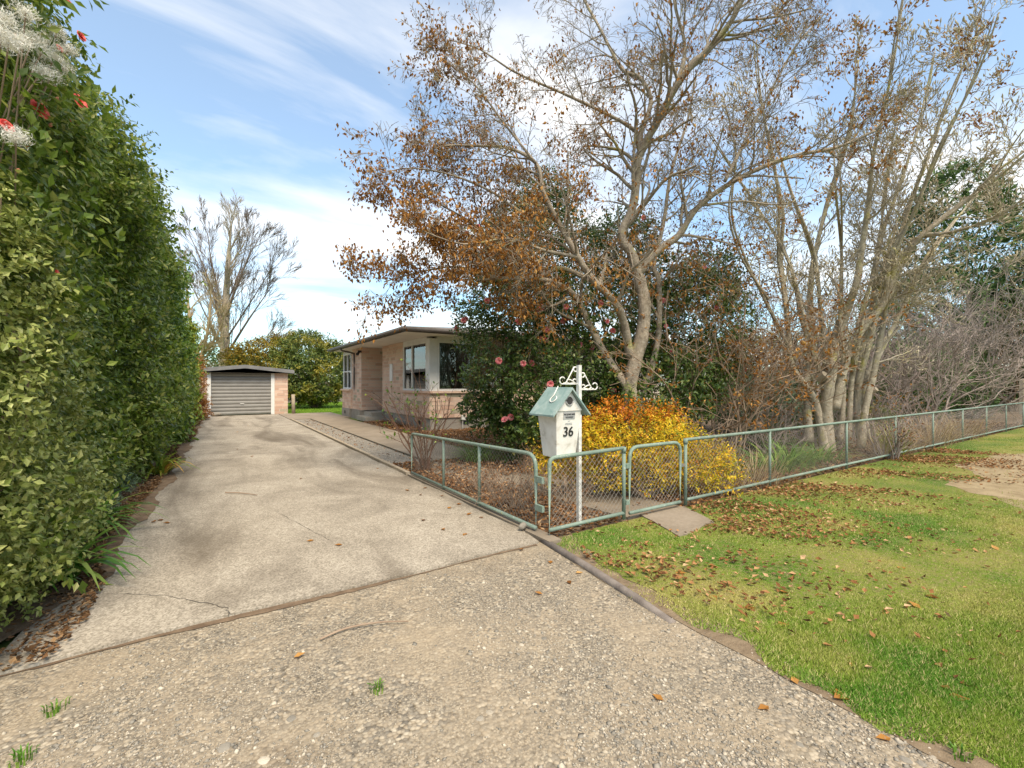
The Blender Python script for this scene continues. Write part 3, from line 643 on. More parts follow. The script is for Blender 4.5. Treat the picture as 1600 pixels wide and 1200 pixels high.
for z in (.2, .6): a = Acc(); a.box((3.765,3.485,z-.025),(3.82,3.515,z+.025)); a.obj('hinge', m_pipe, t)
a = Acc(); a.box((4.72,3.48,.5),(4.78,3.52,.53)); a.obj('latch', m_wire, t)
t = thing('front_fence', 'long pale green pipe and wire mesh fence beside the grass verge', 'fence', (4.8, 3.5, 0))
UL = 23.2; pst = [(u-4.81)/(UL-4.81) for u in (6.76,9.32,11.6,13.9,16.2,18.5,20.8)]
frame_panel(t, (4.81,3.5), (UL,3.5), .085, .82, .86, 0, 0, pst)

# ================================================================== LETTERBOX
lb = thing('letterbox', 'white tapered letterbox with green gabled roof numbered 36', 'letterbox', (3.06, 3.62, .78))
ux, vy = 2.915, 3.60
def frust(name, mat, z0, z1, w0, w1, d0, d1):
    V = []
    for z, w, d in ((z0, w0, d0), (z1, w1, d1)): V += [(ux-w,vy-d,z),(ux+w,vy-d,z),(ux+w,vy+d,z),(ux-w,vy+d,z)]
    a = Acc(); a.add(V, [(0,2,1),(0,3,2),(4,5,6),(4,6,7)] + [q for i in range(4) for q in ((i,(i+1)%4,4+(i+1)%4),(i,4+(i+1)%4,4+i))]); return a.obj(name, mat, lb)
frust('box', m_lbwhite, .775, 1.235, .12, .158, .11, .155)
a = Acc(); zg = 1.237; a.prism([(ux-.165,zg),(ux+.165,zg),(ux,1.445)], 'y', vy-.165, vy+.15); a.obj('gable', m_lbwhite, lb)
for s, mt in ((-1, m_lbroof), (1, m_lbroof)):
    a = Acc(); a.prism([(ux,1.445),(ux+s*.235,1.185),(ux+s*.235,1.202),(ux,1.468)], 'y', vy-.21, vy+.19); a.obj('roof_slope', mt, lb)
def arcs(cx, cz, r0, a0, a1, n=14, r1=None): return [(cx+ (r0+(r1-r0 if r1 else 0)*t)*math.cos(a0+(a1-a0)*t), cz+(r0+(r1-r0 if r1 else 0)*t)*math.sin(a0+(a1-a0)*t)) for t in np.linspace(0, 1, n)]
a = Acc(); a.tube([(ux-.005,vy-.166,1.335),(ux-.005,vy-.172,1.335)], .042, 18); h = a.obj('bird_hole', m_dark, lb)
a = Acc(); ring = [(ux-.005+.044*math.cos(q), vy-.172, 1.335+.044*math.sin(q)) for q in np.linspace(0, 2*math.pi, 20)]; a.tube(ring, .006, 6); a.obj('hole_rim', m_plate, lb, True)
# flat strap scroll lying on the left roof slope
sl = unit(np.array((-.205, 0, -.25))); nn_ = np.array((-.78, 0, .63)); o_ = np.array((ux, vy-.03, 1.468))
pts2 = [(0,.0),(.10,.02)] + [(.145+.035*math.cos(q), .045+.04*math.sin(q)) for q in np.linspace(-2.0, 2.6, 14)]
a = Acc(); a.tube([o_ + sl*p[0]*1.1 + np.array((0,-1,0))*(p[1]-.03)*1.1 + nn_*.012 for p in pts2], .006, 6); a.obj('roof_scroll', m_lbwhite, lb, True)
# number, sign
def text(body, size, at, parent, mat, name, slant=0, bold=.0):
    cu = bpy.data.curves.new(name, 'FONT'); cu.body = body; cu.size = size; cu.align_x = 'CENTER'; cu.extrude = .0015; cu.offset = bold
    o = bpy.data.objects.new(name, cu); COL.objects.link(o); bpy.context.view_layer.update()
    me = bpy.data.meshes.new_from_object(o.evaluated_get(bpy.context.evaluated_depsgraph_get())); bpy.data.objects.remove(o)
    o = link(name, me, mat, parent); me.materials.clear(); me.materials.append(mat); o.matrix_basis = Matrix.Translation(at) @ Matrix.Rotation(R(90)+slant, 4, 'X'); return o
SLN = math.atan2(.045, .46)
def fy(z): return vy-.11-(z-.775)/.46*.045
text('36', .135, (ux+.005, fy(1.0)-.003, .985), lb, m_black, 'number', SLN, .002)
a = Acc(); a.box((-.073,-.0025,-.034),(.073,.0025,.034), Matrix.Rotation(SLN, 3, 'X'), (ux+.005, fy(1.19)-.003, 1.19)); sg = a.obj('sign_plate', m_plate, lb)
text('NO JUNK MAIL', .021, (ux+.005, fy(1.195)-.0065, 1.195), lb, m_black, 'sign_lettering', SLN, .0004)
for z, w in ((1.178,.05),(1.168,.045),(1.135,.012),(1.115,.04),(1.103,.045)):
    a = Acc(); a.box((-w,-.001,-.0022),(w,.001,.0022), None, (ux+.005, fy(z)-.0065 if z > 1.15 else fy(z)-.002, z)); a.obj('fine_print', m_plate if z < 1.15 else m_black, lb)
# post with wrought scroll brackets
po = thing('letterbox_post', 'white metal post with curled scroll brackets behind the letterbox', 'post', (3.235, 3.66, 0)); px, pv = 3.235, 3.66
a = Acc(); a.box((px-.02,pv-.02,0),(px+.02,pv+.02,1.70)); a.obj('pole', m_post, po)
for s in (-1, 1):
    z0 = 1.50 if s < 0 else 1.44
    def strap(q): a = Acc(); a.tube([(px+s*(.022+x), pv, z0+z) for x, z in q], .007, 6); return a.obj('scroll', m_lbwhite, po, True)
    strap(arcs(.03,.155,.024,-2.2,2.3) [::1] + [(.045,.18),(.13,.05),(.165,.005)] + arcs(.205,.035,.036,-2.4,2.6))
    strap([(.0,.0),(.1,-.002),(.2,.0)]); strap(arcs(.04,.032,.02,2.6,-1.5) + [(.12,.004)] ); strap([(.02,.005),(.10,.045)] + arcs(.125,.028,.02,1.9,-1.8))

# ================================================================== HEDGE ON THE LEFT
def hedge_pts(n, v0, v1, h0, h1, uf, seed, depth=.26, amp=.30):
    v = rng.uniform(v0, v1, n); f = (v-v0)/(v1-v0); H = h0*(1-f)+h1*f; H = H + .35*wob(np.c_[v, v*0, v*0], 1.1, seed+5)
    zt = rng.uniform(0, 1.12, n); z = np.minimum(zt, 1)*H; q = np.c_[v, z, z*0]
    u = uf + amp*wob(q, 1.0, seed) + .20*wob(q, 2.4, seed+1) - 1.1*np.clip((z/H-.72)/.28, 0, 1)**2.2 - .45*np.clip(.35-z, 0, .35)
    top = zt > 1; u = np.where(top, u - rng.uniform(0, 1.3, n), u); u = u - np.abs(rng.normal(size=n))*depth
    p = np.c_[u, v, z]; nr = np.tile((.92, -.28, .28), (n, 1)); nr[top] = (.25, -.1, .95); return p, nr
def inner_stems(root, base, pts, n, mat=m_twig, r=.035):
    ac = Acc(); base = np.array(base, float)
    for i in rng.choice(len(pts), n): 
        q = pts[i]; b = base + np.array((rng.uniform(-.25,.25), rng.uniform(-.3,.3), 0)); m = (b+q)/2 + rng.normal(size=3)*.15; m[2] = b[2]+(q[2]-b[2])*.6
        pp, rr = catmull([b, m, q], [r, r*.55, r*.15], 4); ac.tube(pp, rr, 5, cap=False)
    return ac.obj('stems', mat, root)
def flower(root, p, n, size, mat, me_cache={}):
    """a double bloom: three rings of cupped petals"""
    key = mat.name
    if key not in me_cache:
        V, T, off = [], [], 0
        for ringi, (cnt, tilt, s) in enumerate(((7, .25, 1), (6, .75, .8), (4, 1.2, .55))):
            for k in range(cnt):
                a_ = 2*math.pi*k/cnt + ringi*.4; c, s_ = math.cos(a_), math.sin(a_); q = []
                for (x, y, z) in ((0,0,0),(-.28,.3,.06),(.28,.3,.06),(-.3,.5,.1),(.3,.5,.1),(0,.62,.05)):
                    y, z = (y*math.cos(tilt)-z*math.sin(tilt))*s, (y*math.sin(tilt)+z*math.cos(tilt))*s; x = x*s; q.append((x*c-y*s_, x*s_+y*c, z))
                V += q; T += [(off,off+2,off+1),(off+1,off+2,off+3),(off+2,off+4,off+3),(off+3,off+4,off+5)]; off += 6
        me = mesh_np('flower', np.array(V), np.array(T)); me.materials.append(mat); me_cache[key] = me
    o = link('flower', me_cache[key], None, root); q = Vector(n).to_track_quat('Z', 'Y')
    o.matrix_basis = Matrix.Translation(p) @ q.to_matrix().to_4x4() @ Matrix.Scale(size, 4); return o
def hedge(label, v0, v1, h0, h1, uf, n_sp, per, ln, s, w, mat, seed, parts, tpl=L4, amp=.42, name='camellia_hedge', group='shrubs of the tall hedge'):
    root = thing(name, label, 'hedge', (uf-.9, (v0+v1)/2, 0), group)
    o, nr = hedge_pts(n_sp, v0, v1, h0, h1, uf, seed, amp=amp); a = unit(nr + rng.normal(size=nr.shape)*.5 + np.array((0,0,.25)))
    st_ = rng.choice(n_sp, n_sp//14); o = np.concatenate([o, o[st_]+a[st_]*.12, o[st_]+a[st_]*.26]); a = np.concatenate([a, a[st_], a[st_]])
    p, d, n = sprigs(o, a, per, ln); crown(root, p, d, n, s*rng.uniform(.6, 1.25, len(p)), w, tpl, mat, parts)
    i_, n_ = hedge_pts(n_sp//4, v0, v1, h0-.2, h1-.2, uf-.6, seed, depth=.25, amp=amp); p, d, n = sprigs(i_, n_+rng.normal(size=n_.shape)*.6, 5, ln); crown(root, p, d, n, s*1.6, w, L2, mat, 0, 'inner_foliage')
    inner_stems(root, (uf-.9, (v0+v1)/2, 0), i_-np.array((.25,0,0)), 40); return root, o
camA, oA = hedge('tall glossy camellia hedge with coral blooms nearest the camera', 3.9, 9.0, 5.7, 6.0, -1.18, 9000, 7, .22, .085, .5, m_camellia, 1, 300)
camB, oB = hedge('glossy green camellia hedge in the middle of the row', 8.6, 14.2, 5.7, 5.6, -1.02, 6800, 7, .24, .095, .52, m_camellia, 2, 120)
camC, oC = hedge('bright green camellia hedge farther along the drive', 13.8, 19.4, 5.4, 4.9, -1.0, 4700, 7, .26, .11, .55, m_camellia2, 3, 0, L2)
camD, oD = hedge('yellow green shrub at the far end of the hedge', 19.2, 22.6, 4.7, 3.3, -1.0, 2500, 7, .26, .11, .55, m_lime, 4, 0, L2, name='end_shrub')
# coral blooms and buds near the top left corner
for (x, y, s) in ((122,160,.115),(58,172,.11),(125,57,.075),(107,8,.07),(8,198,.07),(92,76,.05),(75,395,.05),(85,425,.05)):
    dp = -1.02/((x-800)/F*CY + SY); dp = min(dp, 4.3); flower(camA, tuple(P(x, y, dp)), (.75,-.55,.25), s, m_coral)
bme = Acc(); bme.tube([(0,0,0),(0,0,.25),(0,0,.6),(0,0,.9),(0,0,1)], [.12,.3,.32,.16,.02], 7); bv, bt = bme.arrays(); bud_me = mesh_np('bud', bv, bt); bud_me.materials.append(m_cambud)
for (x, y) in ((83,140),(87,157),(77,198),(110,190),(104,237),(40,229),(25,270),(42,343),(66,212),(20,60)):
    dp = min(-1.0/((x-800)/F*CY + SY), 4.4); o = link('bud', bud_me, None, camA); o.matrix_basis = Matrix.Translation(P(x, y, dp)) @ Vector((.5,-.5,.6)).to_track_quat('Z','Y').to_matrix().to_4x4() @ Matrix.Scale(.035, 4)
# climbing seed heads
cl = thing('seed_vine', 'climbing vine with fluffy white seed heads over the hedge top', 'vine', (-1.3, 4.7, 0))
spots = [(5,28),(33,62),(14,66),(52,60),(76,68),(66,80),(85,92),(107,78),(80,118),(66,112),(100,105),(25,212),(40,20),(0,50),(90,50)]
ac = Acc(); qs = []
for (x, y) in spots:
    dp = min(-.92/((x-800)/F*CY + SY), 3.9); c = P(x, y, dp); m_ = 800; d = rand_dirs(m_); V, T = spray(L1, np.tile(c, (m_, 1)) + rng.normal(size=(m_,3))*np.array((.026,.03,.02)), d, rand_dirs(m_), rng.uniform(.012, .034, m_), .09)
    tag(link('seed_head', mesh_np('seed_head', V, T), m_fluff, cl), kind='stuff'); qs.append(c)
for c in qs: ac.tube(catmull([np.array((-1.5,4.8,0.1)), np.array((-1.45,4.6,2.0))+rng.normal(size=3)*.1, c], [.008,.006,.003])[0], .004, 4, cap=False)
ac.obj('stem', m_twig, cl)
# pale small-leaved shrub in the lower left corner
pit = thing('pittosporum_shrub', 'pale green small-leaved shrub in the lower left corner', 'shrub', (-1.5, 4.2, 0))
el = [((-1.55,3.7,1.3),(.72,1.0,1.35)),((-1.40,4.6,1.1),(.60,.9,1.2)),((-1.42,4.3,.5),(.60,.95,.55)),((-1.45,4.1,2.1),(.62,1.0,.75)),((-1.30,5.2,.55),(.45,.6,.5))]
o_, n_ = ell_points(6800, el, .16, 11); p, d, n = sprigs(o_, n_+rng.normal(size=n_.shape)*.6+UP*.3, 8, .13); crown(pit, p, d, n, .043*rng.uniform(.6,1.25,len(p)), .6, L4, m_pitto, 300); inner_stems(pit, (-1.7,4.2,0), o_, 60, r=.02)
# rust-coloured shrub by the garage
ru = thing('rust_shrub', 'rust orange dying shrub between the hedge and the garage', 'shrub', (-.75, 23.6, 0))
el = [((-.85,23.4,1.3),(.5,.8,1.2)),((-.8,23.9,2.3),(.35,.5,.7)),((-.62,22.9,.5),(.4,.7,.5))]
o_, n_ = ell_points(1300, el, .15, 13); p, d, n = sprigs(o_, n_+rng.normal(size=n_.shape)*.7, 6, .2); crown(ru, p, d, n, .085*rng.uniform(.6,1.2,len(p)), .5, LC, m_rust); inner_stems(ru, (-.8,23.5,0), o_, 50, r=.02)
# strappy plants and ground cover at the hedge foot
def straps(name, label, cat, at, n, ln, w, mat, group=None, lean=1.0, up=1.0, spread=.12):
    root = thing(name, label, cat, at, group); at = np.array(at); V, T, off = [], [], 0
    for i in range(n):
        a = rng.uniform(0, 6.28); L = ln*rng.uniform(.55, 1.15); h = np.array((math.cos(a), math.sin(a), 0)); sd = np.array((-h[1], h[0], 0)); p = at + h*rng.uniform(0, spread) ; e = rng.uniform(.65, 1.35)*up; q = []
        th = e
        for k in range(6):
            ww = w*(1-(k/5)**2.2)*.5 + .0008; q += [p - sd*ww, p + sd*ww]; p = p + (h*math.cos(th) + UP*math.sin(th))*L/5; th -= .38*lean*rng.uniform(.7, 1.3); p[2] = max(p[2], .02)
        V += q
        for k in range(5): b = off+2*k; T += [(b,b+1,b+3),(b,b+3,b+2)]
        off += 12
    tag(link('foliage', mesh_np('foliage', np.array(V), np.array(T)), mat, root), kind='stuff'); return root
for i, (x, y, n, ln, lb_) in enumerate(((150,838,60,.55,'arching green strap-leaved plant at the hedge foot beside the pale shrub'),(120,905,45,.5,'lowest green strap-leaved plant spilling from the lower left corner'),(262,742,40,.5,'yellowing strap-leaved plant at the hedge foot farther along the drive'),(60,925,30,.4,'small strap-leaved tuft at the left picture edge'))):
    g = G(x, y); straps('strap_plant', lb_, 'plant', (g[0]-.10, g[1], .03), int(n*1.3), ln*1.35, .042, m_strap if i != 2 else leaf_mat('strap_yellow', [(0,(.10,.22,.02)),(.5,(.28,.30,.03)),(1,(.55,.32,.06))], .5, .3, .2), 'strap-leaved plants under the hedge')
for i, (x, y, sz, lb_, mt) in enumerate(((188,812,.35,'grey green low ground cover behind the strap leaves',m_sage),(215,770,.35,'grey green feathery ground cover along the hedge foot',m_sage),(245,722,.4,'fresh green leafy ground cover under the middle hedge',m_camellia2),(30,955,.25,'low grey green weeds in the lower left corner',m_sage))):
    g = G(x, y); r_ = thing('ground_cover', lb_, 'plant', (g[0]-.25, g[1]+.1, 0), 'low plants under the hedge')
    o_, n_ = ell_points(420, [((g[0]-.32,g[1]+.1,.06),(sz*.8,sz*1.6,.24))], .08, 40+i, back=1); p, d, n = sprigs(o_, n_+UP*.5+rng.normal(size=n_.shape)*.5, 6, .1); crown(r_, p, d, n, .04, .4, L2, mt)

# ================================================================== MAIN TREE
tree = thing('autumn_tree', 'large grey-barked tree clinging to clusters of brown dead leaves', 'tree', tuple(G(978,728)))
prm = dict(kids=[4,4,5,5], wig=.15, trop=.012, ang=.78, ratio=.6, rr=.5, seg=.2, rmin=.0034, start=.18)
tips = []; ac = Acc(); tk = Acc()
D0 = 8.3
limb(tk, [(980,735,D0,.17),(984,640,D0,.135),(986,590,D0,.122),(1004,520,D0,.118),(1010,480,D0,.112),(1000,432,D0,.105)], prm, tips, 0, 0, k=12)
ls = [
 ([(1000,436,D0,.11),(986,400,D0-.05,.098),(968,366,D0-.1,.092),(988,328,D0-.1,.088),(996,280,D0-.15,.084),(1003,242,D0-.2,.080),(1028,187,D0-.4,.074),(1060,126,D0-.6,.066),(1100,76,D0-.8,.058),(1140,36,D0-1,.05),(1172,-14,D0-1.2,.044),(1230,-110,D0-1.4,.03)], 22, 2.6),
 ([(1000,430,D0,.09),(1026,394,D0-.1,.075),(1053,374,D0-.15,.068),(1090,325,D0-.3,.060),(1133,289,D0-.5,.052),(1182,264,D0-.6,.045),(1240,243,D0-.8,.038),(1305,228,D0-1,.03),(1370,205,D0-1.2,.02)], 16, 2.3),
 ([(1002,245,D0-.2,.06),(998,212,D0-.1,.052),(1020,156,D0,.045),(998,126,D0+.1,.04),(976,106,D0+.1,.036),(940,50,D0+.2,.03),(912,-4,D0+.3,.025),(880,-70,D0+.3,.015)], 14, 2.2),
 ([(1040,168,D0-.45,.05),(1062,110,D0-.4,.04),(1070,65,D0-.3,.034),(1056,0,D0-.2,.028),(1050,-80,D0,.016)], 10, 2.0),
 ([(986,560,D0,.10),(975,512,D0-.2,.085),(957,474,D0-.4,.075),(927,438,D0-.6,.066),(900,402,D0-.8,.058),(872,350,D0-.9,.05),(850,300,D0-1,.043),(838,258,D0-1,.037),(800,231,D0-1.1,.03),(740,228,D0-1.2,.023),(690,232,D0-1.2,.016)], 20, 2.3),
 ([(985,610,D0,.10),(945,552,D0+.2,.085),(915,498,D0+.2,.075),(888,458,D0+.1,.066),(860,440,D0,.056),(825,432,D0-.1,.046),(780,395,D0-.3,.036),(740,352,D0-.4,.028),(700,322,D0-.5,.02),(650,300,D0-.5,.014)], 18, 2.2),
 ([(996,640,D0+.2,.09),(1024,540,D0+.5,.07),(1031,447,D0+.6,.06),(1020,415,D0+.7,.055),(1035,350,D0+.8,.045),(1045,270,D0+.8,.036),(1075,190,D0+.9,.027),(1090,110,D0+.9,.018)], 14, 2.1),
 ([(930,441,D0-.6,.05),(880,420,D0-.5,.042),(840,430,D0-.7,.035),(780,430,D0-.9,.028),(720,415,D0-1.1,.021),(655,425,D0-1.2,.015),(600,440,D0-1.2,.010)], 16, 1.8),
 ([(862,335,D0-.9,.038),(820,330,D0-.9,.03),(760,300,D0-1,.023),(700,275,D0-1.1,.017),(640,265,D0-1.1,.012),(590,268,D0-1.1,.008)], 14, 1.6),
 ([(999,210,D0-.1,.04),(975,190,D0-.15,.037),(935,170,D0-.3,.032),(880,140,D0-.5,.026),(810,110,D0-.6,.019),(750,80,D0-.7,.013),(700,60,D0-.7,.009)], 14, 1.7),
 ([(1133,289,D0-.5,.038),(1160,220,D0-.5,.03),(1200,150,D0-.4,.024),(1240,80,D0-.3,.017),(1290,20,D0-.2,.012)], 13, 1.8),
 ([(838,258,D0-1,.026),(790,190,D0-1.1,.02),(740,130,D0-1.2,.014),(690,90,D0-1.2,.009)], 11, 1.5),
 ([(900,402,D0-.8,.035),(850,390,D0-1.3,.027),(790,370,D0-1.6,.02),(720,380,D0-1.8,.014),(660,360,D0-1.9,.009)], 13, 1.5),
]
for pix, nk, L in ls: pix = [(x, y, d_, r_*.86) for x, y, d_, r_ in pix]; limb(ac, pix, prm, tips, 4, int(nk*1.2), L*.85, 8)
tk.obj('trunk', m_bark, tree, True); ac.obj('branches', m_bark, tree, True)
tp = np.array([t[0] for t in tips]); dep, tx, ty = to_cam(tp)
# dead leaves hang in clusters, thicker low on the left and over the camellia
wgt = .03 + .13*np.clip((ty-150)/250, 0, 1) + .10*(wob(tp, 1.4, 77) > .35); wgt = np.where(tx > 1080, wgt*.75, wgt); wgt = np.where((tx < 900) & (ty > 240), wgt*1.2, wgt)
sel = rng.uniform(size=len(tp)) < wgt; print('tree tips', len(tp), sel.sum())
c = np.repeat(tp[sel], 5, 0) + rng.normal(size=(sel.sum()*5, 3))*np.array((.075,.075,.06)); d = unit(rng.normal(size=c.shape)*.5 - UP*.9)
crown(tree, c, d, rand_dirs(len(c)), .065*rng.uniform(.6,1.3,len(c)), .62, LC, m_dead, 300, 'dead_leaves')

# ================================================================== CAMELLIA BEHIND THE LETTERBOX
cm = thing('camellia_bush', 'dark green camellia bush with pink blooms behind the letterbox', 'shrub', tuple(P(900,700,9.8)*np.array((1,1,0))))
el = []
for (x, y, dp, rx, rz) in ((860,590,9.6,1.75,1.15),(930,520,10.2,1.8,1.5),(800,500,10.0,1.15,1.05),(870,430,10.8,1.45,1.3),(800,390,10.8,.95,1.0),(960,420,10.8,1.15,1.2),(1080,520,10.4,1.15,1.35),(1010,600,9.8,1.3,.9),(840,660,8.9,.9,.55),(1100,440,10.8,.8,.8),(768,545,9.9,.45,.6),(850,310,10.9,.7,.6),(770,640,9.3,.55,.5),(990,655,7.6,.55,.38)):
    c = P(x, y, dp); el.append((tuple(c), (rx, 1.1*min(rx,1.4), rz)))
o_, n_ = ell_points(15000, el, .3, 21, .2); p, d, n = sprigs(o_, n_+rng.normal(size=n_.shape)*.6+UP*.15, 7, .22); crown(cm, p, d, n, .085*rng.uniform(.6,1.2,len(p)), .52, L2, m_camdark, 200)
inner_stems(cm, P(920,700,10)*np.array((1,1,0)), o_, 60, m_bark, .04)
dep, fx, fyy = to_cam(o_); fn = 0
want = [(848,568-35),(854,518),(890,500),(882,497),(852,528),(788,531),(947,504),(956,516),(1042,510),(924,540),(838,482),(885,480),(830,570),(820,564),(790,655),(797,652),(1031,470),(1098,418),(1052,548),(1036,471),(808,498),(720,500),(728,496),(710,505),(716,512),(705,515),(960,610),(846,483),(905,540),(943,474),(700,318),(735,330),(770,370),(690,330),(862,600),(1110,560),(757,470),(1120,480),(1180,590),(970,640),(782,563),(1010,330),(930,310)]
toC = unit(np.array((0,0,1.5))-o_)
for (x, y) in want:
    dd = (fx-x)**2+(fyy-y)**2 + dep*40; i = int(np.argmin(dd)); q = o_[i] + toC[i]*.22; flower(cm, tuple(q), tuple(toC[i]+rng.normal(size=3)*.35), rng.uniform(.085,.12), m_pink)

# golden shrub behind the gate
gs = thing('golden_shrub', 'golden yellow shrub with orange shoots behind the small gate', 'shrub', tuple(G(1000,770)))
el = [(tuple(P(x, y, dp)), (rx, rx*.8, rz)) for x, y, dp, rx, rz in ((960,712,6.1,.58,.36),(1030,702,6.3,.58,.40),(1090,725,6.2,.42,.32),(900,700,6.2,.42,.38),(870,715,6.1,.3,.28),(1060,735,6.2,.45,.25),(1120,740,6.3,.3,.3))]
o_, n_ = ell_points(2700, el, .2, 31, .42); p, d, n = sprigs(o_, n_+rng.normal(size=n_.shape)*.6+UP*.6, 8, .20); crown(gs, p, d, n, .048*rng.uniform(.6,1.25,len(p)), .42, L2, m_gold, 300); inner_stems(gs, G(1000,770), o_, 90, m_twig, .012)
og = thing('orange_shrub', 'orange leaved upright shoots behind the golden shrub', 'shrub', tuple(P(975,760,7)*np.array((1,1,0))))
el = [(tuple(P(x, y, dp)), (rx, rx, rz)) for x, y, dp, rx, rz in ((958,655,6.7,.22,.28),(1000,650,6.8,.28,.18),(1040,655,6.9,.25,.16),(925,665,6.8,.2,.2))]
o_, n_ = ell_points(500, el, .1, 33); p, d, n = sprigs(o_, n_+UP*.6+rng.normal(size=n_.shape)*.5, 7, .15); crown(og, p, d, n, .055*rng.uniform(.6,1.2,len(p)), .4, L2, m_orange); inner_stems(og, P(975,760,7)*np.array((1,1,0)), o_, 30, m_twig, .012)
# weeping tan shrub in front of the window
wm = thing('weeping_shrub', 'weeping tan brown shrub in front of the white corner window', 'shrub', tuple(P(770,690,9.4)*np.array((1,1,0))))
o0 = P(790,548,9.4); m = 450; a_ = rng.uniform(0, 6.28, m); r_ = rng.uniform(.15,1,m)**.6; ac = Acc(); pp_ = []
for i in range(m):
    h = np.array((math.cos(a_[i]), math.sin(a_[i]), 0)); tip = o0 + h*.85*r_[i] + UP*(-.15-.65*r_[i]**2+rng.normal()*.08); mid = o0 + h*.5*r_[i] + UP*(.14+rng.normal()*.05)
    q, _ = catmull([o0-UP*.2, mid, tip], [1,1,1], 4); ac.tube(q, .0035, 3, cap=False); pp_.append(q[4:])
ac.tube([P(800,690,9.4)*np.array((1,1,0)), o0+np.array((.1,.05,-.6)), o0-UP*.15], [.05,.04,.03], 7); ac.obj('stems', m_twig, wm)
q = np.concatenate(pp_); q = np.repeat(q, 5, 0) + rng.normal(size=(len(q)*5,3))*.03; d = unit(rng.normal(size=q.shape)*.4 - UP); crown(wm, q, d, rand_dirs(len(q)), .055, .22, L2, m_maple)

# ================================================================== ROSE, TWIGGY SHRUBS, CLUMPS IN THE BED
def twiggy(name, label, cat, base, n, L, r, lvl, kidsn, mat, leafm=None, leafn=0, ls=.04, lean=.4, group=None, wig=.16, tpl=LC, spread=.12, trop=.03):
    root = thing(name, label, cat, tuple(base), group); ac = Acc(); tips = []; pr = dict(kids=kidsn, wig=wig, trop=trop, ang=.6, ratio=.55, rr=.6, seg=.13, rmin=max(.0018, r*.18))
    for i in range(n):
        a = rng.uniform(0, 6.28); d = unit(np.array((math.cos(a)*lean*rng.uniform(.2,1.2), math.sin(a)*lean*rng.uniform(.2,1.2), 1))); b = np.array(base, float) + np.array((math.cos(a), math.sin(a), 0))*rng.uniform(0, spread)
        grow(ac, b, d, L*rng.uniform(.7,1.15), r*rng.uniform(.7,1.1), lvl, pr, tips)
    ac.obj('branches', mat, root)
    if leafm and leafn:
        tp = np.array([t[0] for t in tips]); i = rng.choice(len(tp), leafn); c = tp[i] + rng.normal(size=(leafn,3))*.03
        crown(root, c, rand_dirs(leafn)-UP*.2, rand_dirs(leafn)+UP, ls*rng.uniform(.6,1.3,leafn), .6, tpl, leafm)
    return root
twiggy('rose_bush', 'tall bare rose bush with few green leaves at the fence end', 'shrub', G(664,737), 13, 1.35, .017, 2, [2,3], m_cane, m_camellia2, 170, .06, .32, tpl=L2, wig=.1)
for x, y, dp, n, L, lb_ in ((800,800,0,26,.42,'dry brown twiggy shrub inside the fence corner'),(745,770,0,18,.34,'low dry twiggy shrub halfway along the driveway fence'),(880,795,0,18,.36,'dry twiggy stems behind the square-topped fence panel'),(835,748,0,20,.42,'dry twigs and stems under the letterbox')):
    g = G(x, y); twiggy('dry_shrub', lb_, 'shrub', g+np.array((.12,.1,0)), n, L, .006, 2, [3,4], m_twig, m_litter, 120, .03, .8, 'dry shrubs in the front bed', spread=.22)
for x, y, dp, n, L, lb_ in ((750,700,0,260,.6,'green strap-leaved clump below the house wall'),(800,716,0,110,.45,'green strap-leaved clump left of the letterbox')):
    straps('strap_clump', lb_, 'plant', tuple(P(x, y-15, 9.0)*np.array((1,1,0))+np.array((0,0,.0))), n, L, .02, m_strap, 'strap-leaved clumps in the garden', .8, 1, .4)
U_ = [(8.2,4.1,130,.62,'green strap-leaved clump behind the second fence bay'),(9.0,4.3,150,.66,'green strap-leaved clump behind the front fence middle'),(9.9,4.2,110,.6,'green strap-leaved clump beside the fence vine'),(7.3,4.4,60,.5,'sparse strap-leaved clump beside the golden shrub')]
for u, v, n, L, lb_ in U_: straps('agapanthus_clump', lb_, 'plant', (u, v, 0), n, L, .022, m_strap, 'strap-leaved clumps behind the front fence', .8, 1.05, .45)
for u, v, n, L, lb_ in ((7.0,3.85,200,.5,'dry straw-coloured grass behind the first long fence bay'),(13.2,3.9,240,.75,'dry straw-coloured tall grass midway along the front fence'),(15.0,3.8,260,.85,'tall dry straw grass toward the far fence end'),(17.2,3.8,240,.8,'straw grass clump near the far end of the front fence'),(11.8,3.75,160,.6,'straw grass tuft next to the vine on the fence'),(6.0,3.75,120,.35,'short straw grass at the gate end of the long fence')):
    straps('dry_grass', lb_, 'grass', (u, v, 0), n, L, .007, m_straw, 'dry grass clumps along the front fence', .35, 1.1, .55)
vn = twiggy('fence_vine', 'grey brown woody vine tangled on the front fence', 'vine', (11.3,3.56,0), 12, .75, .014, 2, [4,4], m_purple, m_litter, 160, .05, .5, spread=.25)
straps('yellow_tuft', 'yellow green shrubby tuft on the fence beside the vine', 'plant', (12.1,3.7,0), 90, .7, .02, m_lime, None, .3, 1.15, .25)
# leaning slab of concrete
a = Acc(); a.box((-.42,-.25,-.03),(.42,.25,.03), Matrix.Rotation(R(24), 3, 'X') @ Matrix.Rotation(R(20), 3, 'Z') @ Matrix.Rotation(R(-14), 3, 'Y'), (4.55,4.75,.14)); tag(a.obj('concrete_slab', m_path), 'loose grey concrete slab leaning under the golden shrub', 'slab')
st = Acc()
import bmesh
def stone_mesh(seed, sub=1):
    bm = bmesh.new(); bmesh.ops.create_icosphere(bm, subdivisions=sub, radius=.5); r = np.random.default_rng(seed)
    V = np.array([v.co[:] for v in bm.verts])*np.array((1, r.uniform(.6,.9), r.uniform(.35,.6))); V = V*(1+.16*wob(V*3, 1.5, seed))[:, None]; bm.verts.index_update(); T = np.array([[v.index for v in f.verts] for f in bm.faces]); bm.free(); return V, T

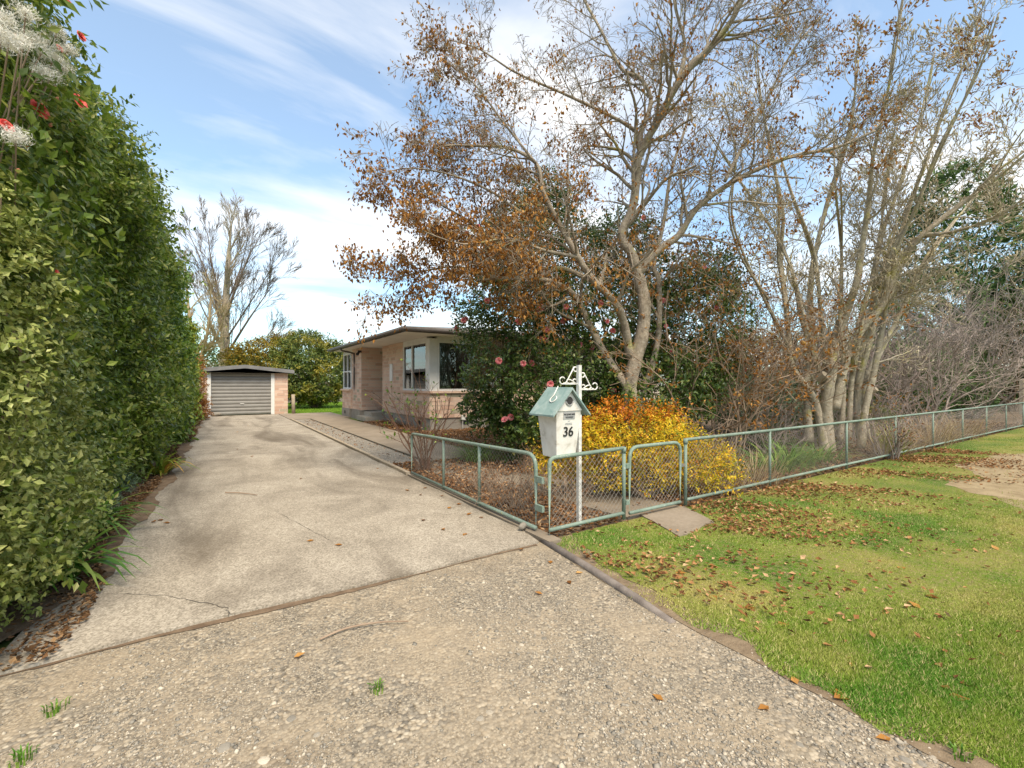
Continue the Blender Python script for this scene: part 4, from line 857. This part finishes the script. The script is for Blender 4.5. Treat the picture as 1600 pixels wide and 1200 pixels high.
# ================================================================== MAGNOLIA AND THE RIGHT-HAND TREES
mg = thing('magnolia_tree', 'pale multi-stemmed magnolia covered in furry buds', 'tree', tuple(P(1290,680,10)*np.array((1,1,0))))
pm = dict(kids=[3,4,5,5], wig=.19, trop=.06, ang=.8, ratio=.6, rr=.5, seg=.2, rmin=.0042, start=.05)
tips = []; ac = Acc(); tk = Acc(); DM = 10
stems = [
 ([(1296,720,DM,.20),(1295,650,DM,.17),(1298,590,DM,.15),(1310,520,DM,.125),(1335,450,DM-.1,.10),(1345,400,DM-.2,.085),(1356,320,DM-.4,.065),(1366,240,DM-.7,.05),(1385,150,DM-1,.035),(1400,60,DM-1.3,.025),(1420,-60,DM-1.5,.015)], 14),
 ([(1290,720,DM,.15),(1280,640,DM,.12),(1255,600,DM,.10),(1240,575,DM,.09),(1233,540,DM,.08),(1228,470,DM,.07),(1218,400,DM,.06),(1222,330,DM-.2,.05),(1205,250,DM-.4,.038),(1190,150,DM-.6,.025),(1180,60,DM-.8,.015)], 12),
 ([(1262,690,DM+.2,.13),(1262,600,DM+.2,.10),(1266,520,DM+.3,.085),(1268,430,DM+.3,.075),(1290,330,DM+.2,.055),(1310,260,DM,.045),(1330,190,DM-.3,.03),(1340,90,DM-.5,.02)], 11),
 ([(1305,640,DM,.13),(1320,560,DM,.11),(1350,510,DM-.1,.10),(1385,465,DM-.2,.095),(1400,420,DM-.3,.085),(1440,370,DM-.6,.065),(1500,320,DM-1.0,.05),(1560,270,DM-1.5,.036),(1640,210,DM-2,.022)], 10),
 ([(1345,700,DM,.12),(1352,640,DM,.10),(1365,580,DM,.085),(1380,500,DM,.075),(1392,420,DM,.065),(1420,330,DM-.2,.05),(1450,240,DM-.6,.036),(1490,140,DM-1,.025),(1530,40,DM-1.3,.015)], 13),
 ([(1340,660,DM+.2,.09),(1348,560,DM+.2,.075),(1362,470,DM+.3,.06),(1375,380,DM+.3,.05),(1410,280,DM+.1,.036),(1440,180,DM,.025),(1460,80,DM,.015)], 10),
 ([(1385,465,DM-.2,.07),(1395,400,DM-.5,.06),(1430,330,DM-1,.045),(1470,230,DM-1.6,.034),(1520,120,DM-2.2,.024),(1560,20,DM-2.6,.015)], 10),
 ([(1240,560,DM,.06),(1200,470,DM-.2,.05),(1160,400,DM-.4,.04),(1140,330,DM-.7,.03),(1150,240,DM-1,.02),(1130,150,DM-1.2,.012)], 10),
 ([(1440,370,DM-.6,.045),(1490,360,DM-1.2,.036),(1550,340,DM-1.8,.027),(1620,300,DM-2.3,.016)], 6),
]
for k in range(6):
    x0 = 1285+14*k; x1 = x0 + rng.uniform(-15, 20) + (k-2.3)*32; x2 = x1 + rng.uniform(-20, 20) + (k-2.3)*50
    stems.append(([(x0,690,DM+.2,.09),(x0+rng.uniform(-8,8),600,DM+.2,.075),((x0+x1)/2,500,DM+rng.uniform(-.3,.6),.06),(x1,400,DM+rng.uniform(-.4,.8),.045),((x1+x2)/2,300,DM+rng.uniform(-.6,.8),.03),(x2,200,DM+rng.uniform(-.8,.6),.016)], 7))
for pix, nk in stems: pix = [(x, y, d, r*.70) for x, y, d, r in pix]; limb(tk, pix, pm, tips, 0, 0, k=9); limb(ac, [(x, y, d, r*.9) for x, y, d, r in pix[len(pix)//2-2:]], pm, tips, 4, nk, 1.85, 5)
for (x, y, dp, r) in ((1290,585,DM-.18,.09),(1318,583,DM-.1,.05),(1370,608,DM-.1,.05)):
    q = P(x, y, dp); b_ = Acc(); b_.tube([q+np.array((.02,.15,-.1)), q], [r*1.1, r], 9); b_.obj('cut_stub', m_kerb, mg)
tk.obj('trunk', m_mag, mg, True); ac.obj('branches', m_mag, mg, True)
bd = Acc(); bd.tube([(0,0,0),(0,0,.3),(0,0,.65),(0,0,1)], [.10,.21,.17,.02], 5, cap=False); bv, bt = bd.arrays()
sel = [i for i in range(len(tips)) if i % 2 == 0]; print('magnolia tips', len(sel)); p = np.array([tips[i][0] for i in sel]); d = unit(np.array([tips[i][1] for i in sel])*.6 + UP*.5)
V, T = spray((bv[:, [0, 2, 1]], bt), p, d, rand_dirs(len(p)), rng.uniform(.055,.09,len(p)), .75); tag(link('buds', mesh_np('buds', V, T), m_bud, mg), kind='stuff')
sel = np.array([t[0] for t in tips]); w_ = wob(sel, 1.6, 91) > .5; q = np.repeat(sel[w_][::2], 3, 0); q = q + rng.normal(size=q.shape)*.06; crown(mg, q, rand_dirs(len(q))-UP, rand_dirs(len(q)), .075, .6, LC, m_dead, 0, 'caught_leaves')

tw = [((1120,640,9.2),24,2.6,.024,'brown twiggy shrub with rust leaves right of the tree trunk',m_twig,m_dead,3800,.75),((1180,640,10.5),22,2.7,.022,'reddish twiggy shrub left of the magnolia stems',m_twig,m_rust,1800,.6),
      ((1440,640,14.5),24,3.1,.032,'grey purple leafless thicket right of the magnolia',m_purple,None,0,.75),((1520,640,20),28,4.6,.05,'grey purple leafless thicket in front of the conifers',m_purple,None,0,.8),
      ((1590,630,25),26,4.6,.05,'reddish bare thicket at the right picture edge',m_twig,None,0,.7),((1350,620,15),26,3.4,.034,'bare purple thicket behind the magnolia stems',m_purple,None,0,.6),((1230,630,14.5),24,3.2,.03,'bare grey thicket far behind the magnolia',m_purple,None,0,.6)]
for (x, y, dp), n, L, r, lb_, mt, lm, ln_, le in tw: twiggy('bare_thicket', lb_, 'shrub', P(x, y, dp)*np.array((1,1,0)), int(n*.8), L*1.2, r*.85, 3, [4,4,5], mt, lm, ln_, .07, le, 'leafless shrubs in the front garden', .2, spread=.5, trop=.04)
def bush(name, label, cat, ells, n, per, ln, s, w, mat, seed, tpl=L2, stem=m_twig, group=None, depth=.3, parts=0, bp=.2):
    c0 = np.array(ells[0][0])*np.array((1,1,0)); root = thing(name, label, cat, tuple(c0), group); o, nr = ell_points(n, ells, depth, seed, bp)
    p, d, nn = sprigs(o, nr+rng.normal(size=nr.shape)*.6+UP*.2, per, ln); crown(root, p, d, nn, s*rng.uniform(.6,1.25,len(p)), w, tpl, mat, parts)
    inner_stems(root, c0, o, 14, stem, .05); return root
m = 9000; u = rng.uniform(8.5, 25, m); v = 3.55 + 4.5*rng.uniform(0,1,m)**1.4; V_, T_ = spray(LC, np.c_[u, v, rng.uniform(-.005,.05,m)], rand_dirs(m)*np.array((1,1,.3)), UP+rng.normal(size=(m,3))*.4, .075*rng.uniform(.5,1.3,m), .7)
tag(link('undergrowth_litter', mesh_np('undergrowth_litter', V_, T_), m_mulch), 'brown leaf litter under the trees behind the front fence', 'leaves', kind='stuff')
E = lambda *L: [(tuple(P(x, y, dp)), (rx, rx*.9, rz)) for x, y, dp, rx, rz in L]
for i, (u, v, sz, lb_, mt) in enumerate(((10.6,5.6,.55,'low leafy green shrub at the foot of the magnolia',m_camdark),(12.4,5.4,.6,'low olive shrub right of the magnolia foot',m_olive),(14.6,5.6,.75,'low dark shrub under the bare thicket',m_camdark),(7.6,6.2,.5,'low green shrub between golden shrub and magnolia',m_camdark),(17.2,5.6,.8,'low olive shrub near the far fence end',m_olive))):
    bush('low_shrub', lb_, 'shrub', [((u,v,.3*sz),(sz,sz*.8,sz*.85))], 500, 7, .16, .075, .45, mt, 80+i, group='low shrubs behind the front fence')
for u, v, n_, L_, lb_ in ((9.6,5.0,16,1.0,'low grey twigs left of the magnolia foot'),(11.6,4.9,18,1.1,'low grey twigs at the right of the magnolia foot'),(13.4,4.9,18,1.2,'low tangled twigs behind the fence vine'),(15.8,4.9,18,1.3,'low tangled twigs behind the tall straw grass')):
    twiggy('twig_tangle', lb_, 'shrub', (u, v, 0), n_, L_, .014, 2, [4,5], m_purple, m_dead, 150, .06, .9, 'tangled twigs behind the front fence', .22, spread=.5)
bush('conifer_tree', 'tall dark green evergreen rising behind the magnolia at right', 'tree', E((1500,420,28,3.7,4.6),(1490,330,28,2.4,2.5),(1450,520,27,3.2,3.6),(1560,450,29,3.0,3.4)), 4200, 8, .5, .34, .3, m_conifer, 51)
bush('conifer_tree', 'rounded mid green evergreen at the right picture edge', 'tree', E((1560,530,26,2.4,2.8),(1610,480,28,2.7,3.2),(1590,590,27,2.4,1.8)), 2900, 8, .45, .31, .3, m_conifer, 52)
bush('evergreen_shrub', 'dark evergreen shrub behind the bare thicket beside the magnolia', 'shrub', E((1400,590,19,2.3,1.6),(1465,595,21,2.2,1.7)), 3600, 8, .3, .15, .3, m_conifer, 53)
bush('evergreen_shrub', 'low grey green evergreen shrub left of the magnolia', 'shrub', E((1180,630,14,1.3,.9),(1130,610,15,1.2,1.0)), 2200, 8, .25, .10, .4, m_sage, 54)
bush('evergreen_shrub', 'dark leafy shrub directly behind the magnolia trunk', 'shrub', E((1250,615,17,1.6,1.0),(1310,610,17.5,1.8,1.1)), 2400, 8, .3, .12, .4, m_camdark, 55)
bush('distant_tree', 'pale grey green tree far behind the garden', 'tree', E((1330,570,40,7,2.6),(1150,570,42,6,2.4)), 2400, 7, .6, .28, .5, m_olive, 56)
a = Acc(); q = P(1596,600,23)*np.array((1,1,0)); a.box((-.07,-.07,0),(.07,.07,1.75), None, q); a.obj('neighbour_post', m_kerb); bpy.data.objects['neighbour_post'].name = 'timber_post'; tag(bpy.data.objects['timber_post'], 'tan timber post at the far right picture edge', 'post')
sheet('garden_lawn', [(6.8,7.6),(9.5,6.6),(12,7.6),(14,11),(13,13.6),(9.5,13.7),(7.5,10)], -.007, m_lawn, jit=.1)

# ================================================================== BEHIND THE GARAGE
bush('laurel_tree', 'broad olive green tree on the lawn between garage and house', 'tree', E((490,575,29,1.9,1.9),(470,560,29.5,1.5,1.4),(512,590,28.5,1.2,1.4),(490,610,28.5,1.8,.7),(478,540,29.5,1.1,.9)), 4200, 7, .34, .15, .5, m_olive, 61, depth=.25)
bush('ochre_tree', 'ochre leaved tree showing above the garage roof', 'tree', E((415,555,35,1.8,1.2),(380,562,35,1.4,.9),(440,545,36,1.2,1.1)), 1700, 7, .34, .17, .5, m_ochre, 62)
bt_ = thing('bare_tree', 'tall leafless tree with upswept branches behind the garage', 'tree', tuple(P(348,650,36)*np.array((1,1,0))))
pb = dict(kids=[3,4,5,6], wig=.05, trop=.035, ang=.36, ratio=.62, rr=.42, seg=.7, rmin=.009, start=.10); tips = []; ac = Acc(); tk = Acc(); DB = 36
limb(tk, [(348,655,DB,.42),(350,560,DB,.36),(352,480,DB,.27),(356,410,DB,.17),(360,375,DB,.09),(362,350,DB,.03)], pb, tips, 4, 16, 4.2)
for pix in ([(351,520,DB,.2),(335,440,DB-.5,.14),(310,370,DB-.8,.08),(282,305,DB-1,.025)],[(353,470,DB,.18),(375,410,DB-.6,.12),(400,350,DB-1,.07),(418,318,DB-1,.02)],[(351,540,DB,.17),(390,480,DB-.5,.11),(425,430,DB-.8,.06),(448,400,DB-1,.02)],
            [(351,560,DB,.14),(395,535,DB-.4,.09),(430,510,DB-.6,.05),(456,498,DB-.8,.02)],[(352,500,DB,.16),(338,420,DB+.5,.11),(325,350,DB+.8,.06),(318,302,DB+1,.02)],[(353,450,DB,.13),(380,380,DB+.6,.08),(392,330,DB+.8,.04),(398,303,DB+1,.015)],
            [(352,530,DB,.14),(320,470,DB-.3,.09),(295,420,DB-.4,.05),(270,370,DB-.5,.02)],[(352,510,DB,.13),(395,450,DB-.5,.08),(432,390,DB-.8,.04),(447,362,DB-1,.015)]):
    pix = [(348+(x-348)*.82, 655-(655-y)*.84, d_, r_*.62) for x, y, d_, r_ in pix]; limb(ac, pix, pb, tips, 4, 9, 3.9, 6)
tk.obj('trunk', m_bark, bt_, True); ac.obj('branches', m_fartwig, bt_)
wl_ = thing('willow_tree', 'tan twiggy willow between the hedge and the bare tree', 'tree', tuple(P(300,650,33)*np.array((1,1,0)))); tips = []; ac = Acc()
pw = dict(kids=[4,6,7], wig=.10, trop=.02, ang=.5, ratio=.55, rr=.5, seg=.5, rmin=.010, start=.15)
for pix in ([(300,655,33,.25),(305,560,33,.18),(295,480,33,.1),(290,410,33,.03)],[(302,600,33,.16),(325,520,32.6,.1),(330,450,32.5,.03)],[(302,600,33,.15),(282,530,33,.1),(270,450,33,.03)],[(304,570,33,.12),(335,530,32.6,.07),(352,490,32.5,.02)]): limb(ac, pix, pw, tips, 3, 16, 2.8, 6)
ac.obj('branches', m_tan, wl_)
# distant trees and boundary beyond the lawn
for i, (x, y, dp, rx, rz, lb_, mt) in enumerate(((530,585,60,5,3.5,'hazy green tree just beyond the house eave',m_olive),(470,590,70,9,3.5,'distant green tree row behind the olive tree',m_olive),(400,590,66,8,3,'distant green trees behind the garage',m_conifer),(300,590,60,8,4,'distant dark trees behind the willow',m_conifer))):
    bush('distant_tree', lb_, 'tree', E((x, y, dp, rx, rz)), 900, 7, .9, .42, .5, mt, 70+i, group='distant trees beyond the back lawn')
fb = thing('boundary_fence', 'dark paling fence at the back of the lawn', 'fence', (8, 40, 0))
pm_ = Acc(); pm_.box((0,0,0),(.14,.02,1.7)); V, T = pm_.arrays(); me = mesh_np('paling', V, T); me.materials.append(m_tim)
for i in range(60): o = link('paling', me, None, fb); o.matrix_basis = Matrix.Translation((2+i*.155, 40+rng.uniform(0,.01), 0))
a = Acc(); a.box((2,40.03,.4),(11.4,40.08,.5)); a.box((2,40.03,1.3),(11.4,40.08,1.4)); a.obj('rail', m_tim, fb)
# houses across the street behind the viewer are left out: only the sky lights the scene from there

# ================================================================== GRASS, LEAF LITTER, STONES
def bare(u, v): return ((u-11.6)/3.6)**2 + ((v-1.65)/.9)**2 + .35*wob(np.c_[u, v, u*0], 1.3, 5)
n = 320000; x = rng.uniform(820, 1640, n*2); y = 600 + 620*rng.uniform(.09, 1, n*2)**1.0
dp = F*CAM_H/(y-600); a = (x-800)/F*dp; u = a*CY+dp*SY; v = -a*SY+dp*CY
edge = 2.5 + .05*np.sin(v*5) + .05*np.sin(v*13+1) + .16*np.clip((v-1.9)/1.6, 0, 1)
keep = (v < 3.46) & (u > edge) & (u < 26) & (dp < 20); qx = [(1000,806),(1062,840),(1116,818),(1070,793)]; slab = np.ones(len(x), bool)
for (ax_, ay_), (bx_, by_) in zip(qx, qx[1:]+qx[:1]): slab &= ((bx_-ax_)*(y-ay_)-(by_-ay_)*(x-ax_)) < 0
keep &= ~slab
thin = np.where(bare(u, v) < 1, .04, 1.0)*np.clip(.25+2.2*(u-edge), .12, 1)*np.clip(.62+.6*wob(np.c_[u, v, u*0], 2.3, 8), .12, 1); keep &= rng.uniform(size=len(u)) < thin
u, v, dp = u[keep], v[keep], dp[keep]; print('blades', len(u)); p = np.c_[u, v, np.full(len(u), -.004)]
d = unit(rng.normal(size=p.shape)*np.array((.6,.6,.1)) + UP*.75); s = rng.uniform(.015,.042,len(u))*np.clip(.75+.5*wob(p, 1.8, 9), .5, 1.3); V, T = spray(L1, p, d, unit(np.array((0,0,1.5))-p+rng.normal(size=p.shape)), s, .12)
V = V.reshape(-1, 3, 3); wd = np.clip(dp/5, 1, 3)*.0045; b = unit(V[:, 1]-V[:, 0]); mid = (V[:, 0]+V[:, 1])/2; V[:, 0] = mid-b*wd[:, None]*.5; V[:, 1] = mid+b*wd[:, None]*.5
tag(link('verge_grass', mesh_np('verge_grass', V.reshape(-1, 3), T), m_blade), 'short patchy green grass on the verge', 'grass', kind='stuff')
# back lawn grass
n = 26000; u = rng.uniform(3.2, 14, n); v = 25 + 15*rng.uniform(0, 1, n)**1.5; p = np.c_[u, v, np.full(n, -.01)]; d = unit(rng.normal(size=p.shape)*.5+UP); V, T = spray(L1, p, d, rand_dirs(n), rng.uniform(.05,.1,n), .22)
tag(link('lawn_grass', mesh_np('lawn_grass', V, T), m_lawn), 'mown bright green grass on the back lawn', 'grass', kind='stuff')
def litter(name, label, pts, s, mat, parent=None):
    m = len(pts); d = rand_dirs(m)*np.array((1,1,.25)); V, T = spray(LC, pts, d, UP+rng.normal(size=(m,3))*.35, s*rng.uniform(.5,1.3,m), .75); tag(link(name, mesh_np(name, V, T), mat), label, 'leaves', kind='stuff')
m = 15000; u = rng.uniform(2.6, 14, m); v = 3.46 - np.abs(rng.normal(size=m))*.95; k = wob(np.c_[u, v, u*0], 2.0, 15)+rng.normal(size=m)*.3 > .12; k &= (v > .3) & (u > 2.68) & ~((u > 3.9) & (u < 4.7) & (v > 2.9))
litter('verge_litter', 'brown dead leaves scattered over the verge grass by the fence', np.c_[u, v, rng.uniform(.005,.04,m)][k], .045, m_litter)
m = 26000; u = 2.75 + 6*rng.uniform(0,1,m)**1.3; v = rng.uniform(3.5, 13.6, m); k = ~((u < 3.4) & (v > 8.3)); k &= ~((u > 3.75) & (u < 4.7) & (v < 6.2) & (rng.uniform(size=m) < .93)); k &= ~((u > 3.4) & (v > 8.2) & (u < 4.75)); litter('bed_litter', 'thick brown leaf litter over the front garden bed', np.c_[u, v, rng.uniform(-.005,.035,m)][k], .055, m_litter)
m = 900; u = rng.uniform(4.76, 5.75, m); v = rng.uniform(14.2, 17.9, m); litter('wall_litter', 'brown leaves heaped against the house wall by the steps', np.c_[u, v, rng.uniform(.01,.08,m)], .07, m_litter)
m = 9000; v = 3.4 + 21*rng.uniform(0,1,m); u = -.80 + .012*(v-4) - np.abs(rng.normal(size=m))*.16 + .12*wob(np.c_[v, v*0, v*0], 1.2, 19); u = u + np.where((v > 14), .10, 0); litter('hedge_litter', 'brown leaf litter along the foot of the hedge', np.c_[u, v, rng.uniform(.02,.05,m)], .036, m_mulch)
m = 240; u = rng.uniform(2.7, 3.36, m); v = rng.uniform(7.6, 20, m)**1.0; litter('strip_litter', 'dead leaves fallen on the narrow gravel strip', np.c_[u, v, rng.uniform(.01,.025,m)], .05, m_litter)
lf = leaf_mesh_unit(LC, .8, 'fallen_leaf', m_dead)
def fallen(x, y, s, label, group):
    q = G(x, y); o = link('fallen_leaf', lf, None); zz = .019 if y < 850 or x < 800 and y < 1055-x*.25 else .0
    o.matrix_basis = Matrix.Translation((q[0], q[1], zz)) @ Matrix.Rotation(rng.uniform(0,6.28), 4, 'Z') @ Matrix.Rotation(rng.uniform(-.2,.2), 4, 'X') @ Matrix.Diagonal((s, s, s*.6, 1)); tag(o, label + (' left of the middle' if x < 500 or 800 < x < 1150 else ' near the side fence' if 600 < x < 860 else ' towards the right' if x > 1300 else ' around the middle'), 'leaf', group)
for (x, y) in ((471,749),(391,715),(535,854),(491,847),(690,829),(662,814),(728,836),(701,797),(691,776),(729,807),(754,812),(236,818),(256,815),(267,819),(816,857),(370,676),(369,703),(389,640+26),(655,775),(713,790),(668,764),(590,733),(640,768)): fallen(x, y, .07, 'small brown dead leaf lying on the concrete driveway', 'dead leaves on the driveway')
for (x, y) in ((1037,1094),(1201,1103),(887,907),(848,928),(459,1027),(1246,1069),(1297,1078),(1392,1153),(860,880),(900,895)): fallen(x, y, .06, 'orange brown dead leaf lying on the gravel', 'dead leaves on the gravel')
for (x, y) in ((1110,930),(1160,950),(1055,895),(1213,977),(1330,985),(1322,1088),(1406,885),(1440,952),(1500,1000),(1560,1010),(1500,1082),(1525,1072),(1380,960),(1230,925),(1290,930),(1310,1025),(1338,1046),(1445,930),(1120,885),(1260,885),(1180,880),(1560,860),(1480,1090)): fallen(x, y, .085, 'curled brown dead leaf lying on the verge grass', 'dead leaves on the verge')
# gravel stones
def pebble(seed):
    g = np.random.default_rng(seed); V = np.array([(1,0,0),(-1,0,0),(0,1,0),(0,-1,0),(0,0,1),(0,0,-1.)])*.5*g.uniform(.7,1.15,(6,1))*np.array((1,.75,.5)) + g.normal(size=(6,3))*.05
    return V, np.array([(0,2,4),(2,1,4),(1,3,4),(3,0,4),(2,0,5),(1,2,5),(3,1,5),(0,3,5)])
def scatter_stones(name, label, pts, s, mats):
    protos = [pebble(i) for i in range(8)]
    V_, T_, off = [], [], 0
    an = rng.uniform(0, 6.28, len(pts)); cs, sn = np.cos(an), np.sin(an)
    for g in range(8):
        i = np.arange(g, len(pts), 8); pv_, pt_ = protos[g]; q = pv_[None]*s[i][:, None, None]; x = q[..., 0]*cs[i][:, None]-q[..., 1]*sn[i][:, None]; y = q[..., 0]*sn[i][:, None]+q[..., 1]*cs[i][:, None]
        W = np.stack([x, y, q[..., 2]], -1) + pts[i][:, None]; V_.append(W.reshape(-1, 3)); T_.append((pt_[None]+(np.arange(len(i))*len(pv_))[:, None, None]).reshape(-1, 3)+off); off += W.shape[0]*W.shape[1]
    o = link(name, mesh_np(name, np.concatenate(V_), np.concatenate(T_)), mats, None, True); return tag(o, label, 'gravel', kind='stuff')
n = 80000; x = rng.uniform(-20, 1640, n); y = 600 + 640*rng.uniform(.36, 1, n); dp = F*CAM_H/(y-600); a = (x-800)/F*dp; u = a*CY+dp*SY; v = -a*SY+dp*CY
k = (v < 3.40) & (u < 2.47+np.abs(rng.normal(size=n))*.07*(v < 1.95)) & (u > -3.5); w_ = wob(np.c_[u, v, u*0], 2.2, 25); k &= rng.uniform(size=n) < np.clip(.42+.8*w_+.5*(u > 1.4)*(v < 3), .04, 1); pts = np.c_[u, v, np.full(n, -.007)][k]; s = rng.gamma(1.9, .0054, len(pts)).clip(.005, .045); print('stones', len(pts))
scatter_stones('loose_gravel', 'grey and tan loose stones over the gravel apron', pts, s, m_stone)
n = 5000; u = rng.uniform(2.7, 3.36, n); v = 7.6+13*rng.uniform(0,1,n)**1.6; scatter_stones('strip_gravel', 'grey pebbles on the strip beside the kerb', np.c_[u, v, np.full(n, .006)], rng.uniform(.012,.035,n), m_stone)
sv, stt = stone_mesh(99, 2); sme = mesh_np('river_stone', sv, stt); sme.materials.append(m_stone); sme.polygons.foreach_set('use_smooth', np.ones(len(sme.polygons), bool))
smes = []
for i in range(5):
    v_, t_ = stone_mesh(120+i, 2); m_ = mesh_np('river_stone', v_, t_); m_.materials.append(m_stone); m_.polygons.foreach_set('use_smooth', np.ones(len(t_), bool)); smes.append(m_)
for (x, y, s) in ((997,1158,.06),(1112,1172,.045),(350,1165,.075),(455,1120,.06),(412,1185,.065),(765,1110,.05),(1415,1184,.06),(1440,1190,.05),(1458,1180,.055),(1316,1190,.04),(1292,1152,.045),(1310,1142,.045),(900,970,.05),(815,1005,.045),(850,995,.05),(495,1145,.045),(10,1110,.04),(985,970,.04),(1000,968,.04),(1250,1160,.045),(150,1166,.05),(750,1120,.05),(457,1075,.035),(395,995,.05),(1060,990,.045)):
    q = G(x, y); o = link('river_stone', smes[int(s*1e4+x) % 5], None); o.matrix_basis = Matrix.Translation((q[0], q[1], -.010)) @ Matrix.Rotation(rng.uniform(0,6.28), 4, 'Z') @ Matrix.Diagonal((s*.85, s*.8, s*.7, 1)); tag(o, 'larger smooth grey stone bedded in the gravel', 'stone', 'larger stones in the gravel')
q = G(815,834); o = link('rock', sme, None); o.matrix_basis = Matrix.Translation((q[0]+.04, q[1]+.04, .06)) @ Matrix.Scale(.09, 4) @ Matrix.Diagonal((1,1,1.6,1)); tag(o, 'pale pinkish lump of rock on the kerb by the fence corner', 'rock')
q = P(338,649,21.0)*np.array((1,1,0)); o = link('boulder', sme, None); o.matrix_basis = Matrix.Translation((q[0], VG-.25, .10)) @ Matrix.Scale(.38, 4); tag(o, 'grey boulder against the garage roller door', 'rock')
a = Acc(); pp, rr = catmull([G(500,1001)+UP*.008, G(540,985)+UP*.012, G(590,976)+UP*.014, G(638,973)+UP*.01], [.006,.006,.005,.003]); a.tube(pp, rr, 6); tag(a.obj('fallen_twig', m_twig), 'thin reddish twig lying across the gravel', 'twig')
a = Acc(); pp, rr = catmull([G(352,773)+UP*.03, G(378,774)+UP*.032, G(402,777)+UP*.03], [.008,.007,.004]); a.tube(pp, rr, 6); tag(a.obj('fallen_twig', m_twig), 'small dark twig lying on the driveway', 'twig')
# tufts of moss and weed in the gravel
for (x, y, lb_) in ((590,1075,'bright green moss tuft in the middle of the gravel'),(88,1109,'small yellow green weed in the gravel at left'),(35,1186,'yellow green weed tuft in the lower left gravel'),(1500,1182,'small green weed in the lower right gravel')):
    straps('gravel_weed', lb_, 'weed', tuple(G(x, y)+np.array((0,0,-.01))), 26, .022, .005, m_strap, 'small weeds in the gravel', .6, 1, .05)
